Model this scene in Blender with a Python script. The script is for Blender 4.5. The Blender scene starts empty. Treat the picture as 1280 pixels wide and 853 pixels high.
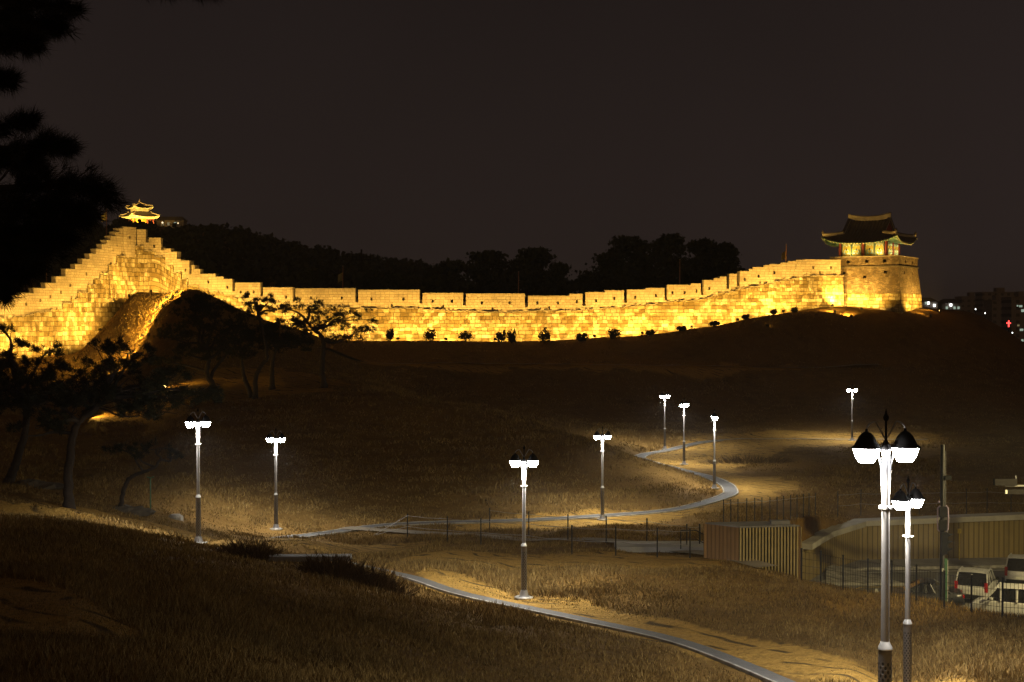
import bpy, math, random
import numpy as np
from mathutils import Vector, Matrix

SC = bpy.context.scene
COL = SC.collection
R = math.radians
rng = np.random.default_rng(7)
random.seed(7)

# ------------------------------------------------------------------ camera
EYE = Vector((0.0, 0.0, 20.0))
FPX = 1778.0                      # focal length in photograph pixels (50 mm on 36 mm)
PITCH = math.atan(26.5 / FPX)
cam = bpy.data.cameras.new("camera")
cam.lens = 50.0
cam.sensor_width = 36.0
cam.clip_start = 0.2
cam.clip_end = 9000.0
camo = bpy.data.objects.new("camera", cam)
COL.objects.link(camo)
camo.location = EYE
camo.rotation_euler = (R(90) - PITCH, 0, 0)
SC.camera = camo

# ------------------------------------------------------------------ sky (night, city glow)
W = bpy.data.worlds.new("World")
SC.world = W
W.use_nodes = True
wn = W.node_tree
wn.nodes.clear()
w_out = wn.nodes.new("ShaderNodeOutputWorld")
sky = wn.nodes.new("ShaderNodeTexSky")
sky.sky_type = 'NISHITA'
sky.sun_disc = False
sky.sun_elevation = R(-8)
sky.sun_rotation = R(200)
bg_sky = wn.nodes.new("ShaderNodeBackground")
bg_sky.inputs[1].default_value = 0.01
wn.links.new(sky.outputs[0], bg_sky.inputs[0])
tc = wn.nodes.new("ShaderNodeTexCoord")
sep = wn.nodes.new("ShaderNodeSeparateXYZ")
wn.links.new(tc.outputs["Generated"], sep.inputs[0])
rampw = wn.nodes.new("ShaderNodeValToRGB")
rampw.color_ramp.elements[0].position = 0.0
rampw.color_ramp.elements[0].color = (0.0225, 0.0155, 0.0140, 1)
rampw.color_ramp.elements[1].position = 0.30
rampw.color_ramp.elements[1].color = (0.0125, 0.0090, 0.0086, 1)
wn.links.new(sep.outputs[2], rampw.inputs[0])
bg_glow = wn.nodes.new("ShaderNodeBackground")
bg_glow.inputs[1].default_value = 1.0
back = wn.nodes.new("ShaderNodeMapRange")
back.interpolation_type = 'SMOOTHSTEP'
back.inputs[1].default_value = 0.1; back.inputs[2].default_value = -0.9
wn.links.new(sep.outputs[1], back.inputs[0])
mixw = wn.nodes.new("ShaderNodeMix"); mixw.data_type = 'RGBA'
mixw.inputs[7].default_value = (0.098, 0.056, 0.023, 1)          # glow of the town behind the viewer
wn.links.new(back.outputs[0], mixw.inputs[0])
cn = wn.nodes.new("ShaderNodeTexNoise"); cn.inputs["Scale"].default_value = 2.2; cn.inputs["Detail"].default_value = 4.0
wn.links.new(tc.outputs["Generated"], cn.inputs["Vector"])
cm = wn.nodes.new("ShaderNodeMapRange"); cm.inputs[1].default_value = 0.3; cm.inputs[2].default_value = 0.7; cm.inputs[3].default_value = 0.86; cm.inputs[4].default_value = 1.14
wn.links.new(cn.outputs[0], cm.inputs[0])
east = wn.nodes.new("ShaderNodeMapRange"); east.inputs[1].default_value = -0.1; east.inputs[2].default_value = 0.45; east.inputs[3].default_value = 0.94; east.inputs[4].default_value = 1.12
wn.links.new(sep.outputs[0], east.inputs[0])
cmul = wn.nodes.new("ShaderNodeMath"); cmul.operation = 'MULTIPLY'
wn.links.new(cm.outputs[0], cmul.inputs[0]); wn.links.new(east.outputs[0], cmul.inputs[1])
cs = wn.nodes.new("ShaderNodeVectorMath"); cs.operation = 'SCALE'
wn.links.new(rampw.outputs[0], cs.inputs[0]); wn.links.new(cmul.outputs[0], cs.inputs["Scale"])
wn.links.new(cs.outputs[0], mixw.inputs[6])
wn.links.new(mixw.outputs[2], bg_glow.inputs[0])
addw = wn.nodes.new("ShaderNodeAddShader")
wn.links.new(bg_sky.outputs[0], addw.inputs[0])
wn.links.new(bg_glow.outputs[0], addw.inputs[1])
wn.links.new(addw.outputs[0], w_out.inputs[0])

SC.view_settings.view_transform = 'Standard'
SC.view_settings.look = 'None'
SC.view_settings.exposure = 0.0
SC.view_settings.gamma = 1.0
SC.render.engine = 'CYCLES'
SC.cycles.use_denoising = True
SC.cycles.max_bounces = 4
SC.cycles.diffuse_bounces = 2
SC.cycles.glossy_bounces = 2
SC.cycles.transmission_bounces = 2
SC.cycles.transparent_max_bounces = 8
SC.cycles.sample_clamp_indirect = 2.0
SC.cycles.sample_clamp_direct = 0.0
SC.cycles.filter_width = 1.5
SC.cycles.caustics_reflective = False
SC.cycles.caustics_refractive = False
try:
    SC.cycles.use_light_tree = True
except Exception:
    pass

# light levels
LAMP_RADIANCE = 160.0
HAZE = 0.0003
LAMP_SPOT = 950.0          # downward light of each lantern
FLOOD_POWER = 5900.0
WARM = (1.0, 0.56, 0.095)

# ------------------------------------------------------------------ small helpers
def tag(o, label=None, cat=None, group=None, kind=None):
    if label: o["label"] = label
    if cat: o["category"] = cat
    if group: o["group"] = group
    if kind: o["kind"] = kind
    return o

def empty(name, loc, rz=0.0):
    o = bpy.data.objects.new(name, None)
    COL.objects.link(o)
    o.location = loc
    o.rotation_euler = (0, 0, rz)
    o.empty_display_size = 0.3
    return o

def copy_tree(o, parent=None):
    c = o.copy()
    COL.objects.link(c)
    if parent is not None:
        c.parent = parent
    for ch in list(o.children):
        copy_tree(ch, c)
    return c

class MB:
    """collects faces and links them as one mesh"""
    def __init__(s):
        s.v = []; s.f = []; s.uv = None; s.m = None
    def add(s, verts, faces):
        n = len(s.v)
        s.v += [tuple(p) for p in verts]
        s.f += [tuple(i + n for i in f) for f in faces]
    def box(s, c, size, rz=0.0, rot=None):
        hx, hy, hz = size[0] / 2, size[1] / 2, size[2] / 2
        M = rot if rot is not None else Matrix.Rotation(rz, 3, 'Z')
        P = []
        for dx, dy, dz in ((-1,-1,-1),(1,-1,-1),(1,1,-1),(-1,1,-1),(-1,-1,1),(1,-1,1),(1,1,1),(-1,1,1)):
            P.append(Vector(c) + M @ Vector((dx*hx, dy*hy, dz*hz)))
        s.add(P, [(0,3,2,1),(4,5,6,7),(0,1,5,4),(1,2,6,5),(2,3,7,6),(3,0,4,7)])
    def lathe(s, prof, n=16, c=(0,0,0), caps=True):
        P = []
        for r, z in prof:
            for k in range(n):
                a = 2*math.pi*k/n
                P.append((c[0]+r*math.cos(a), c[1]+r*math.sin(a), c[2]+z))
        F = []
        m = len(prof)
        for i in range(m-1):
            for k in range(n):
                k2 = (k+1) % n
                F.append((i*n+k, i*n+k2, (i+1)*n+k2, (i+1)*n+k))
        if caps:
            F.append(tuple(range(n-1, -1, -1)))
            F.append(tuple((m-1)*n+k for k in range(n)))
        s.add(P, F)
    def tube(s, pts, rad, n=6, caps=True):
        pts = [Vector(p) for p in pts]
        if not hasattr(rad, '__len__'): rad = [rad]*len(pts)
        P = []; F = []
        ref = None
        for i, p in enumerate(pts):
            if i == 0: d = pts[1]-p
            elif i == len(pts)-1: d = p-pts[i-1]
            else: d = pts[i+1]-pts[i-1]
            if d.length < 1e-9: d = Vector((0,0,1))
            d.normalize()
            if ref is None:
                ref = Vector((1,0,0)) if abs(d.x) < 0.8 else Vector((0,1,0))
            a = (ref - d*ref.dot(d))
            if a.length < 1e-6:
                a = d.orthogonal()
            a.normalize(); ref = a
            b = d.cross(a)
            for k in range(n):
                t = 2*math.pi*k/n
                P.append(p + (a*math.cos(t)+b*math.sin(t))*rad[i])
        for i in range(len(pts)-1):
            for k in range(n):
                k2 = (k+1) % n
                F.append((i*n+k, i*n+k2, (i+1)*n+k2, (i+1)*n+k))
        if caps:
            F.append(tuple(range(n-1, -1, -1)))
            F.append(tuple((len(pts)-1)*n+k for k in range(n)))
        s.add(P, F)
    def sweep(s, pts, w, h):
        """rectangular bar along a polyline, sitting on it (z up)"""
        pts = [Vector(p) for p in pts]
        P = []; F = []
        for i, p in enumerate(pts):
            if i == 0: d = pts[1]-p
            elif i == len(pts)-1: d = p-pts[i-1]
            else: d = pts[i+1]-pts[i-1]
            sd = Vector((-d.y, d.x, 0)); sd.normalize()
            for sx, sz in ((-1,0),(1,0),(1,1),(-1,1)):
                P.append(p + sd*(sx*w/2) + Vector((0,0,sz*h)))
        for i in range(len(pts)-1):
            for k in range(4):
                k2 = (k+1) % 4
                F.append((i*4+k, i*4+k2, (i+1)*4+k2, (i+1)*4+k))
        F.append((3,2,1,0)); e = (len(pts)-1)*4
        F.append((e,e+1,e+2,e+3))
        s.add(P, F)
    def build(s, name, mat, parent=None, smooth=False, uv=None, loc=None):
        me = bpy.data.meshes.new(name)
        me.from_pydata(s.v, [], s.f)
        me.materials.append(mat)
        if uv is not None:
            l = me.uv_layers.new(name="UVMap")
            idx = np.zeros(len(me.loops), dtype=np.int32)
            me.loops.foreach_get("vertex_index", idx)
            l.data.foreach_set("uv", np.asarray(uv, dtype=np.float32)[idx].ravel())
        if smooth:
            me.polygons.foreach_set("use_smooth", [True]*len(me.polygons))
            try: me.set_sharp_from_angle(angle=R(40))
            except Exception: pass
        me.update()
        o = bpy.data.objects.new(name, me)
        COL.objects.link(o)
        if parent is not None: o.parent = parent
        if loc is not None: o.location = loc
        return o

def fast_mesh(name, V, F, mat, parent=None, smooth=False, attr=None):
    """numpy mesh; F is (n,3) or (n,4)"""
    V = np.asarray(V, dtype=np.float32); F = np.asarray(F, dtype=np.int32)
    me = bpy.data.meshes.new(name)
    k = F.shape[1]
    me.vertices.add(len(V)); me.vertices.foreach_set("co", V.ravel())
    me.loops.add(F.size); me.loops.foreach_set("vertex_index", F.ravel())
    me.polygons.add(len(F))
    me.polygons.foreach_set("loop_start", np.arange(0, F.size, k, dtype=np.int32))
    me.polygons.foreach_set("loop_total", np.full(len(F), k, dtype=np.int32))
    if smooth: me.polygons.foreach_set("use_smooth", np.ones(len(F), dtype=bool))
    if attr:
        for an, av in attr.items():
            a = me.attributes.new(an, 'FLOAT', 'POINT')
            a.data.foreach_set("value", np.asarray(av, dtype=np.float32))
    me.materials.append(mat)
    me.update(calc_edges=True)
    me.validate()
    o = bpy.data.objects.new(name, me)
    COL.objects.link(o)
    if parent is not None: o.parent = parent
    return o

# ------------------------------------------------------------------ materials
def nt(name):
    m = bpy.data.materials.new(name)
    m.use_nodes = True
    t = m.node_tree
    b = t.nodes["Principled BSDF"]
    return m, t, b

class NB:
    """terse node building"""
    def __init__(s, t): s.t = t
    def n(s, typ, **kw):
        x = s.t.nodes.new(typ)
        for k, v in kw.items():
            if k.startswith("i_"):
                key = k[2:]
                key = int(key) if key.isdigit() else key.replace("_", " ")
                s.put(x, key, v)
            else: setattr(x, k, v)
        return x
    def put(s, node, key, v):
        inp = node.inputs[key]
        if isinstance(v, bpy.types.NodeSocket): s.t.links.new(v, inp)
        else: inp.default_value = v
    def m(s, op, a, b=None, c=None, clamp=False):
        x = s.t.nodes.new("ShaderNodeMath"); x.operation = op; x.use_clamp = clamp
        for i, v in enumerate((a, b, c)):
            if v is not None: s.put(x, i, v)
        return x.outputs[0]
    def mix(s, f, a, b, blend='MIX'):
        x = s.t.nodes.new("ShaderNodeMix"); x.data_type = 'RGBA'; x.blend_type = blend
        s.put(x, 0, f); s.put(x, 6, a); s.put(x, 7, b)
        return x.outputs[2]
    def ramp(s, f, stops):
        x = s.t.nodes.new("ShaderNodeValToRGB")
        e = x.color_ramp.elements
        while len(e) < len(stops): e.new(0.5)
        for i, (p, c) in enumerate(stops):
            e[i].position = p; e[i].color = (c[0], c[1], c[2], 1)
        s.put(x, 0, f)
        return x.outputs[0]
    def noise(s, vec, scale, detail=3, rough=0.55, out=0):
        x = s.n("ShaderNodeTexNoise")
        if vec is not None: s.put(x, "Vector", vec)
        x.inputs["Scale"].default_value = scale
        x.inputs["Detail"].default_value = detail
        x.inputs["Roughness"].default_value = rough
        return x.outputs[out]
    def bump(s, h, strength, dist, bsdf):
        x = s.n("ShaderNodeBump")
        x.inputs["Strength"].default_value = strength
        x.inputs["Distance"].default_value = dist
        s.put(x, "Height", h)
        s.t.links.new(x.outputs[0], bsdf.inputs["Normal"])
    def pos(s):
        return s.n("ShaderNodeNewGeometry").outputs["Position"]
    def obj(s):
        return s.n("ShaderNodeTexCoord").outputs["Object"]

def simple(name, col, rough=0.6, metal=0.0, var=0.15, scale=6.0, spec=0.5):
    m, t, b = nt(name)
    k = NB(t)
    nz = k.noise(k.obj(), scale, 4)
    lo = tuple(c*(1-var) for c in col); hi = tuple(min(1, c*(1+var)) for c in col)
    c = k.ramp(nz, [(0.3, lo), (0.7, hi)])
    k.put(b, "Base Color", c)
    k.put(b, "Roughness", k.m('MULTIPLY_ADD', nz, 0.25, max(0.05, rough-0.12), clamp=True))
    b.inputs["Metallic"].default_value = metal
    b.inputs["Specular IOR Level"].default_value = spec
    return m

def emit(name, col, strength):
    m = bpy.data.materials.new(name); m.use_nodes = True
    t = m.node_tree; t.nodes.clear()
    o = t.nodes.new("ShaderNodeOutputMaterial"); e = t.nodes.new("ShaderNodeEmission")
    e.inputs[0].default_value = (*col, 1); e.inputs[1].default_value = strength
    t.links.new(e.outputs[0], o.inputs[0])
    return m

def stone(name, bw, bh, mortar, cols, wvar=0.5, warp=0.06, rough=0.85, bump=0.06, dark=0.35, patch=0.0):
    """coursed blocks in UV metres: every block its own width, tone and joint"""
    m, t, b = nt(name); k = NB(t)
    uv = k.n("ShaderNodeUVMap").outputs[0]
    nv = k.n("ShaderNodeTexNoise", i_Vector=uv, i_Scale=0.9/bw, i_Detail=3.0).outputs["Color"]
    off = k.n("ShaderNodeVectorMath", operation='SUBTRACT', i_0=nv, i_1=(0.5, 0.5, 0.5)).outputs[0]
    off = k.n("ShaderNodeVectorMath", operation='SCALE', i_0=off, i_Scale=warp*2).outputs[0]
    uvw = k.n("ShaderNodeVectorMath", operation='ADD', i_0=uv, i_1=off).outputs[0]
    sp = k.n("ShaderNodeSeparateXYZ", i_0=uvw)
    u, v = sp.outputs[0], sp.outputs[1]
    zz = k.m('DIVIDE', v, bh)
    row = k.m('FLOOR', zz)
    fz = k.m('SUBTRACT', zz, row)
    wr = k.n("ShaderNodeTexWhiteNoise", noise_dimensions='1D', i_W=row).outputs[0]
    wid = k.m('MULTIPLY_ADD', wr, bw*wvar, bw*(1-wvar/2))
    uu = k.m('ADD', k.m('DIVIDE', u, wid), k.m('MULTIPLY', wr, 17.31))
    colm = k.m('FLOOR', uu)
    fu = k.m('SUBTRACT', uu, colm)
    cid = k.n("ShaderNodeCombineXYZ", i_0=colm, i_1=row).outputs[0]
    rnd = k.n("ShaderNodeTexWhiteNoise", noise_dimensions='2D', i_Vector=cid)
    eu = k.m('MULTIPLY', k.m('MINIMUM', fu, k.m('SUBTRACT', 1.0, fu)), wid)
    ez = k.m('MULTIPLY', k.m('MINIMUM', fz, k.m('SUBTRACT', 1.0, fz)), bh)
    e = k.m('MINIMUM', eu, ez)
    joint = k.n("ShaderNodeMapRange", i_Value=e, i_1=mortar*0.4, i_2=mortar*1.6).outputs[0]
    n = len(cols)
    c = k.ramp(rnd.outputs[0], [((i+0.5)/n, cc) for i, cc in enumerate(cols)])
    if patch > 0:
        vo = k.n("ShaderNodeTexVoronoi", distance='CHEBYCHEV', feature='F1')
        k.put(vo, "Vector", uvw); vo.inputs["Scale"].default_value = 0.95/bw; vo.inputs["Randomness"].default_value = 0.85
        vs = k.n("ShaderNodeSeparateXYZ", i_0=vo.outputs["Color"]).outputs[0]
        pv = k.n("ShaderNodeMapRange", i_Value=vs, i_3=1.0-patch, i_4=1.0+patch*0.45).outputs[0]
        c = k.mix(1.0, c, k.n("ShaderNodeCombineColor", i_0=pv, i_1=k.m('POWER', pv, 1.15), i_2=k.m('POWER', pv, 1.5)).outputs[0], 'MULTIPLY')
    fine = k.noise(uv, 5.0, 5, 0.65)
    c = k.mix(k.m('MULTIPLY', fine, 0.5), c, tuple(x*0.5 for x in cols[n//2]) + (1,), 'MIX')
    big = k.noise(uv, 0.35, 3)
    c = k.mix(k.n("ShaderNodeMapRange", i_Value=big, i_1=0.52, i_2=0.75).outputs[0], c,
              tuple(x*0.6 for x in cols[0]) + (1,), 'MIX')
    c = k.mix(joint, tuple(x*dark for x in cols[n//2]) + (1,), c)
    k.put(b, "Base Color", c)
    b.inputs["Roughness"].default_value = rough
    b.inputs["Specular IOR Level"].default_value = 0.25
    h = k.m('ADD', joint, k.m('MULTIPLY', fine, 0.5))
    h = k.m('MULTIPLY_ADD', rnd.outputs[0], 0.5, h)
    k.bump(h, 0.8, bump, b)
    return m

M = {}
M['rampart'] = stone("rampart_stone", 0.80, 0.50, 0.022,
    [(0.19,0.135,0.05),(0.50,0.43,0.29),(0.34,0.27,0.13),(0.64,0.58,0.44),(0.27,0.20,0.08),(0.55,0.48,0.33),(0.22,0.16,0.06),(0.45,0.37,0.21)], wvar=1.0, warp=0.15, bump=0.12, patch=0.6)
M['parapet'] = stone("parapet_brick", 0.62, 0.36, 0.022,
    [(0.40,0.33,0.24),(0.50,0.425,0.32),(0.44,0.365,0.27),(0.54,0.465,0.35)], wvar=0.2, warp=0.02, bump=0.04, dark=0.5)
M['tower_brick'] = stone("tower_brick", 0.42, 0.15, 0.02,
    [(0.15,0.11,0.075),(0.32,0.25,0.17),(0.24,0.18,0.12),(0.38,0.30,0.20),(0.13,0.10,0.07)], wvar=0.3, warp=0.03, bump=0.03, patch=0.6)
M['cap_stone'] = simple("cap_stone", (0.30,0.26,0.20), 0.9, 0, 0.3, 2.0)
M['dark_recess'] = simple("dark_recess", (0.03,0.025,0.02), 0.95, 0, 0.2)  # near-black colour stands in for the shade inside openings
M['roof_tile'] = simple("roof_tile", (0.085,0.072,0.066), 0.75, 0, 0.35, 3.0)
M['plaster'] = simple("ridge_plaster", (0.42,0.38,0.30), 0.9, 0, 0.25, 1.5)
M['red_wood'] = simple("red_wood", (0.30,0.055,0.03), 0.6, 0, 0.2)
M['green_wood'] = simple("green_wood", (0.12,0.24,0.17), 0.6, 0, 0.3, 2.0)
M['soffit_paint'] = simple("soffit_paint", (0.34,0.42,0.33), 0.6, 0, 0.3, 2.0)
M['pale_wood'] = simple("pale_wood", (0.60,0.58,0.45), 0.6, 0, 0.15)
M['yellow_panel'] = simple("yellow_panel", (0.62,0.46,0.06), 0.6, 0, 0.25, 2.0)
M['mint_paint'] = simple("mint_paint", (0.50,0.70,0.60), 0.6, 0, 0.2)
M['pole_metal'] = simple("pole_metal", (0.30,0.29,0.29), 0.42, 0.55, 0.12, 3.0)
M['silver'] = simple("silver_collar", (0.62,0.62,0.62), 0.35, 0.6, 0.1)
M['hood'] = simple("hood_metal", (0.014,0.012,0.011), 0.85, 0.0, 0.2, spec=0.15)
M['black_metal'] = simple("black_metal", (0.02,0.02,0.02), 0.5, 0.4, 0.3)
M['wire'] = simple("wire_metal", (0.32,0.30,0.28), 0.5, 0.5, 0.2)
M['concrete'] = simple("pale_concrete", (0.36,0.345,0.31), 0.9, 0, 0.25, 0.8)
M['dark_concrete'] = simple("dark_concrete", (0.22,0.21,0.20), 0.9, 0, 0.3, 0.8)
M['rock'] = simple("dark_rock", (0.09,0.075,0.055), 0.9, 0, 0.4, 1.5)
M['bark'] = simple("pine_bark", (0.028,0.019,0.013), 0.95, 0, 0.4, 5.0)
M['flag'] = simple("flag_cloth", (0.30,0.25,0.10), 0.9, 0, 0.3, 2.0)
M['flagpole'] = simple("flagpole_paint", (0.32,0.16,0.09), 0.6, 0, 0.2)
M['green_post'] = simple("green_post_paint", (0.05,0.14,0.07), 0.6, 0, 0.2)
M['yellow_post'] = simple("yellow_post_paint", (0.50,0.37,0.06), 0.6, 0, 0.2)
M['lilac'] = simple("lilac_frame", (0.40,0.32,0.45), 0.4, 0, 0.1)
M['white_car'] = simple("white_car_paint", (0.46,0.455,0.445), 0.3, 0, 0.05)
M['grey_car'] = simple("grey_car_paint", (0.035,0.035,0.038), 0.3, 0.3, 0.1)
M['car_glass'] = simple("car_glass", (0.012,0.012,0.013), 0.08, 0, 0.2)
M['rubber'] = simple("tyre_rubber", (0.015,0.015,0.015), 0.85, 0, 0.2)
M['tail_light'] = simple("tail_light_lens", (0.35,0.012,0.012), 0.25, 0, 0.1)
M['plate'] = simple("plate_white", (0.6,0.6,0.55), 0.5, 0, 0.1)
M['lamp_glow'] = emit("street_lamp_glow", (0.94, 0.97, 1.0), LAMP_RADIANCE)
M['flood_glow'] = emit("floodlight_glow", (1.0, 0.62, 0.18), 26.0)
M['small_white'] = emit("small_white_light", (0.95, 1.0, 0.95), 5.0)
M['small_warm'] = emit("small_warm_light", (1.0, 0.75, 0.4), 2.5)
M['red_neon'] = emit("red_neon", (1.0, 0.06, 0.05), 4.0)
M['window_lit'] = emit("lit_window", (0.75, 0.95, 0.75), 0.45)
M['window_lit_warm'] = emit("lit_window_warm", (1.0, 0.8, 0.4), 0.20)
M['headlight'] = emit("headlight_glow", (1.0, 0.97, 0.9), 60.0)
M['tail_glow'] = emit("amber_glow", (1.0, 0.45, 0.1), 2.5)
M['bldg'] = simple("apartment_concrete", (0.25,0.21,0.19), 0.9, 0, 0.15, 0.05)

def leafmat(name, stops, rough=0.8):
    m, t, b = nt(name); k = NB(t)
    g = k.n("ShaderNodeNewGeometry")
    c = k.ramp(g.outputs["Random Per Island"], stops)
    big = k.noise(g.outputs["Position"], 0.25, 3)
    c = k.mix(k.n("ShaderNodeMapRange", i_Value=big, i_1=0.4, i_2=0.7, i_3=0.0, i_4=0.5).outputs[0], c, (*[x*0.5 for x in stops[0][1]], 1))
    k.put(b, "Base Color", c)
    b.inputs["Roughness"].default_value = rough
    b.inputs["Specular IOR Level"].default_value = 0.2
    return m
M['needles'] = leafmat("pine_needles", [(0.0,(0.016,0.017,0.008)),(0.5,(0.026,0.026,0.011)),(1.0,(0.045,0.038,0.017))])
M['dark_leaves'] = leafmat("dark_leaves", [(0.0,(0.028,0.034,0.016)),(0.6,(0.042,0.046,0.022)),(1.0,(0.06,0.06,0.028))])
M['brush'] = leafmat("bare_brush", [(0.0,(0.06,0.040,0.020)),(0.6,(0.11,0.072,0.034)),(1.0,(0.17,0.115,0.055))])
M['grass'] = leafmat("dry_grass_blades", [(0.0,(0.10,0.060,0.018)),(0.4,(0.19,0.120,0.036)),(0.8,(0.30,0.195,0.060)),(1.0,(0.40,0.275,0.10))])

def ground_mat():
    m, t, b = nt("dry_grass_ground"); k = NB(t)
    p = k.pos()
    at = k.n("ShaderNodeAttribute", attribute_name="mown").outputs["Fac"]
    n1 = k.noise(p, 0.09, 4)
    n2 = k.noise(p, 0.8, 5, 0.65)
    n3 = k.noise(p, 6.0, 4, 0.7)
    c = k.ramp(n2, [(0.25,(0.10,0.056,0.016)),(0.5,(0.19,0.112,0.030)),(0.75,(0.27,0.165,0.048))])
    c = k.mix(k.m('MULTIPLY', n3, 0.55), c, (0.07,0.045,0.018,1))
    c = k.mix(k.n("ShaderNodeMapRange", i_Value=n1, i_1=0.42, i_2=0.65).outputs[0], c,
              k.ramp(n3, [(0.3,(0.13,0.070,0.019)),(0.7,(0.24,0.14,0.038))]))
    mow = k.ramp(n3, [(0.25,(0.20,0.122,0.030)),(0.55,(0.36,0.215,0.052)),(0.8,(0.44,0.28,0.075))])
    # winding dark cracks where taller tufts stand in the mown turf
    wv = k.n("ShaderNodeTexWave", wave_type='BANDS', bands_direction='DIAGONAL')
    k.put(wv, "Vector", p); wv.inputs["Scale"].default_value = 0.42; wv.inputs["Distortion"].default_value = 10.0
    wv.inputs["Detail"].default_value = 2.0; wv.inputs["Detail Scale"].default_value = 0.6
    crack = k.n("ShaderNodeMapRange", i_Value=wv.outputs["Fac"], i_1=0.02, i_2=0.16).outputs[0]
    gap = k.n("ShaderNodeMapRange", i_Value=k.noise(p, 0.75, 3), i_1=0.46, i_2=0.56).outputs[0]
    crack = k.m('MAXIMUM', crack, k.m('SUBTRACT', 1.0, gap))
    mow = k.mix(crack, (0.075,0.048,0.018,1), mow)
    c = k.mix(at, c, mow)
    k.put(b, "Base Color", c)
    b.inputs["Roughness"].default_value = 0.95
    b.inputs["Specular IOR Level"].default_value = 0.1
    wr = k.n("ShaderNodeTexWave", wave_type='BANDS', bands_direction='Y')
    k.put(wr, "Vector", p); wr.inputs["Scale"].default_value = 0.42; wr.inputs["Distortion"].default_value = 9.0
    wr.inputs["Detail"].default_value = 3.0; wr.inputs["Detail Scale"].default_value = 1.3
    h = k.m('ADD', k.m('MULTIPLY', n2, 0.6), k.m('MULTIPLY', n3, 0.35))
    h = k.m('ADD', h, k.m('MULTIPLY', wr.outputs["Fac"], 0.10))
    k.bump(h, 0.9, 0.35, b)
    return m
M['ground'] = ground_mat()

def paving_mat():
    m, t, b = nt("grey_path_paving"); k = NB(t)
    p = k.pos()
    br = k.n("ShaderNodeTexBrick")
    k.put(br, "Vector", p); br.inputs["Scale"].default_value = 2.2
    br.inputs["Color1"].default_value = (0.085,0.087,0.093,1); br.inputs["Color2"].default_value = (0.12,0.122,0.128,1)
    br.inputs["Mortar"].default_value = (0.14,0.14,0.14,1)
    n = k.noise(p, 1.2, 4)
    c = k.mix(k.m('MULTIPLY', n, 0.5), br.outputs["Color"], (0.10,0.085,0.065,1))
    k.put(b, "Base Color", c); b.inputs["Roughness"].default_value = 0.8
    k.bump(br.outputs["Fac"], 0.3, 0.01, b)
    return m
M['paving'] = paving_mat()
M['kerb'] = simple("pale_kerb", (0.31,0.295,0.26), 0.85, 0, 0.45, 2.5)
M['dirt'] = simple("trodden_dirt", (0.24,0.20,0.145), 0.95, 0, 0.25, 0.7)

def asphalt_mat():
    m, t, b = nt("asphalt"); k = NB(t)
    p = k.pos()
    n = k.noise(p, 0.4, 4); f = k.noise(p, 30, 2)
    c = k.ramp(n, [(0.3,(0.14,0.13,0.105)),(0.7,(0.22,0.205,0.165))])
    c = k.mix(k.m('MULTIPLY', f, 0.4), c, (0.05,0.05,0.045,1))
    k.put(b, "Base Color", c); b.inputs["Roughness"].default_value = 0.7
    return m
M['asphalt'] = asphalt_mat()

def planks(name, cols, w, axis, joint=0.12, rough=0.8):
    m, t, b = nt(name); k = NB(t)
    uv = k.n("ShaderNodeUVMap").outputs[0]
    sp = k.n("ShaderNodeSeparateXYZ", i_0=uv)
    u = k.m('DIVIDE', sp.outputs[0], w)
    i = k.m('FLOOR', u); f = k.m('SUBTRACT', u, i)
    r = k.n("ShaderNodeTexWhiteNoise", noise_dimensions='1D', i_W=i).outputs[0]
    c = k.ramp(r, [(0.0, cols[0]), (0.5, cols[1]), (1.0, cols[2])])
    sv = k.n("ShaderNodeVectorMath", operation='MULTIPLY', i_0=uv, i_1=(14.0, 0.5, 1.0)).outputs[0]
    g = k.noise(sv, 1.0, 4, 0.6)
    c = k.mix(k.m('MULTIPLY', g, 0.7), c, tuple(x*0.45 for x in cols[0]) + (1,))
    st = k.noise(uv, 0.5, 3)
    c = k.mix(k.n("ShaderNodeMapRange", i_Value=st, i_1=0.5, i_2=0.8, i_3=0.0, i_4=0.6).outputs[0], c, tuple(x*0.5 for x in cols[0]) + (1,))
    e = k.m('MINIMUM', f, k.m('SUBTRACT', 1.0, f))
    j = k.n("ShaderNodeMapRange", i_Value=e, i_1=joint*0.3, i_2=joint).outputs[0]
    c = k.mix(j, tuple(x*0.3 for x in cols[0]) + (1,), c)
    k.put(b, "Base Color", c); b.inputs["Roughness"].default_value = rough
    k.bump(k.m('ADD', j, k.m('MULTIPLY', g, 0.3)), 0.7, 0.03, b)
    return m
M['panel_wall'] = planks("board_marked_concrete", [(0.27,0.20,0.075),(0.36,0.27,0.105),(0.31,0.235,0.088)], 0.34, 0)
M['shed_wood'] = planks("shed_boards", [(0.27,0.15,0.055),(0.34,0.195,0.075),(0.30,0.17,0.065)], 0.20, 0)
M['slat_wood'] = simple("slat_wood", (0.40,0.31,0.13), 0.7, 0, 0.2, 3.0)

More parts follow.
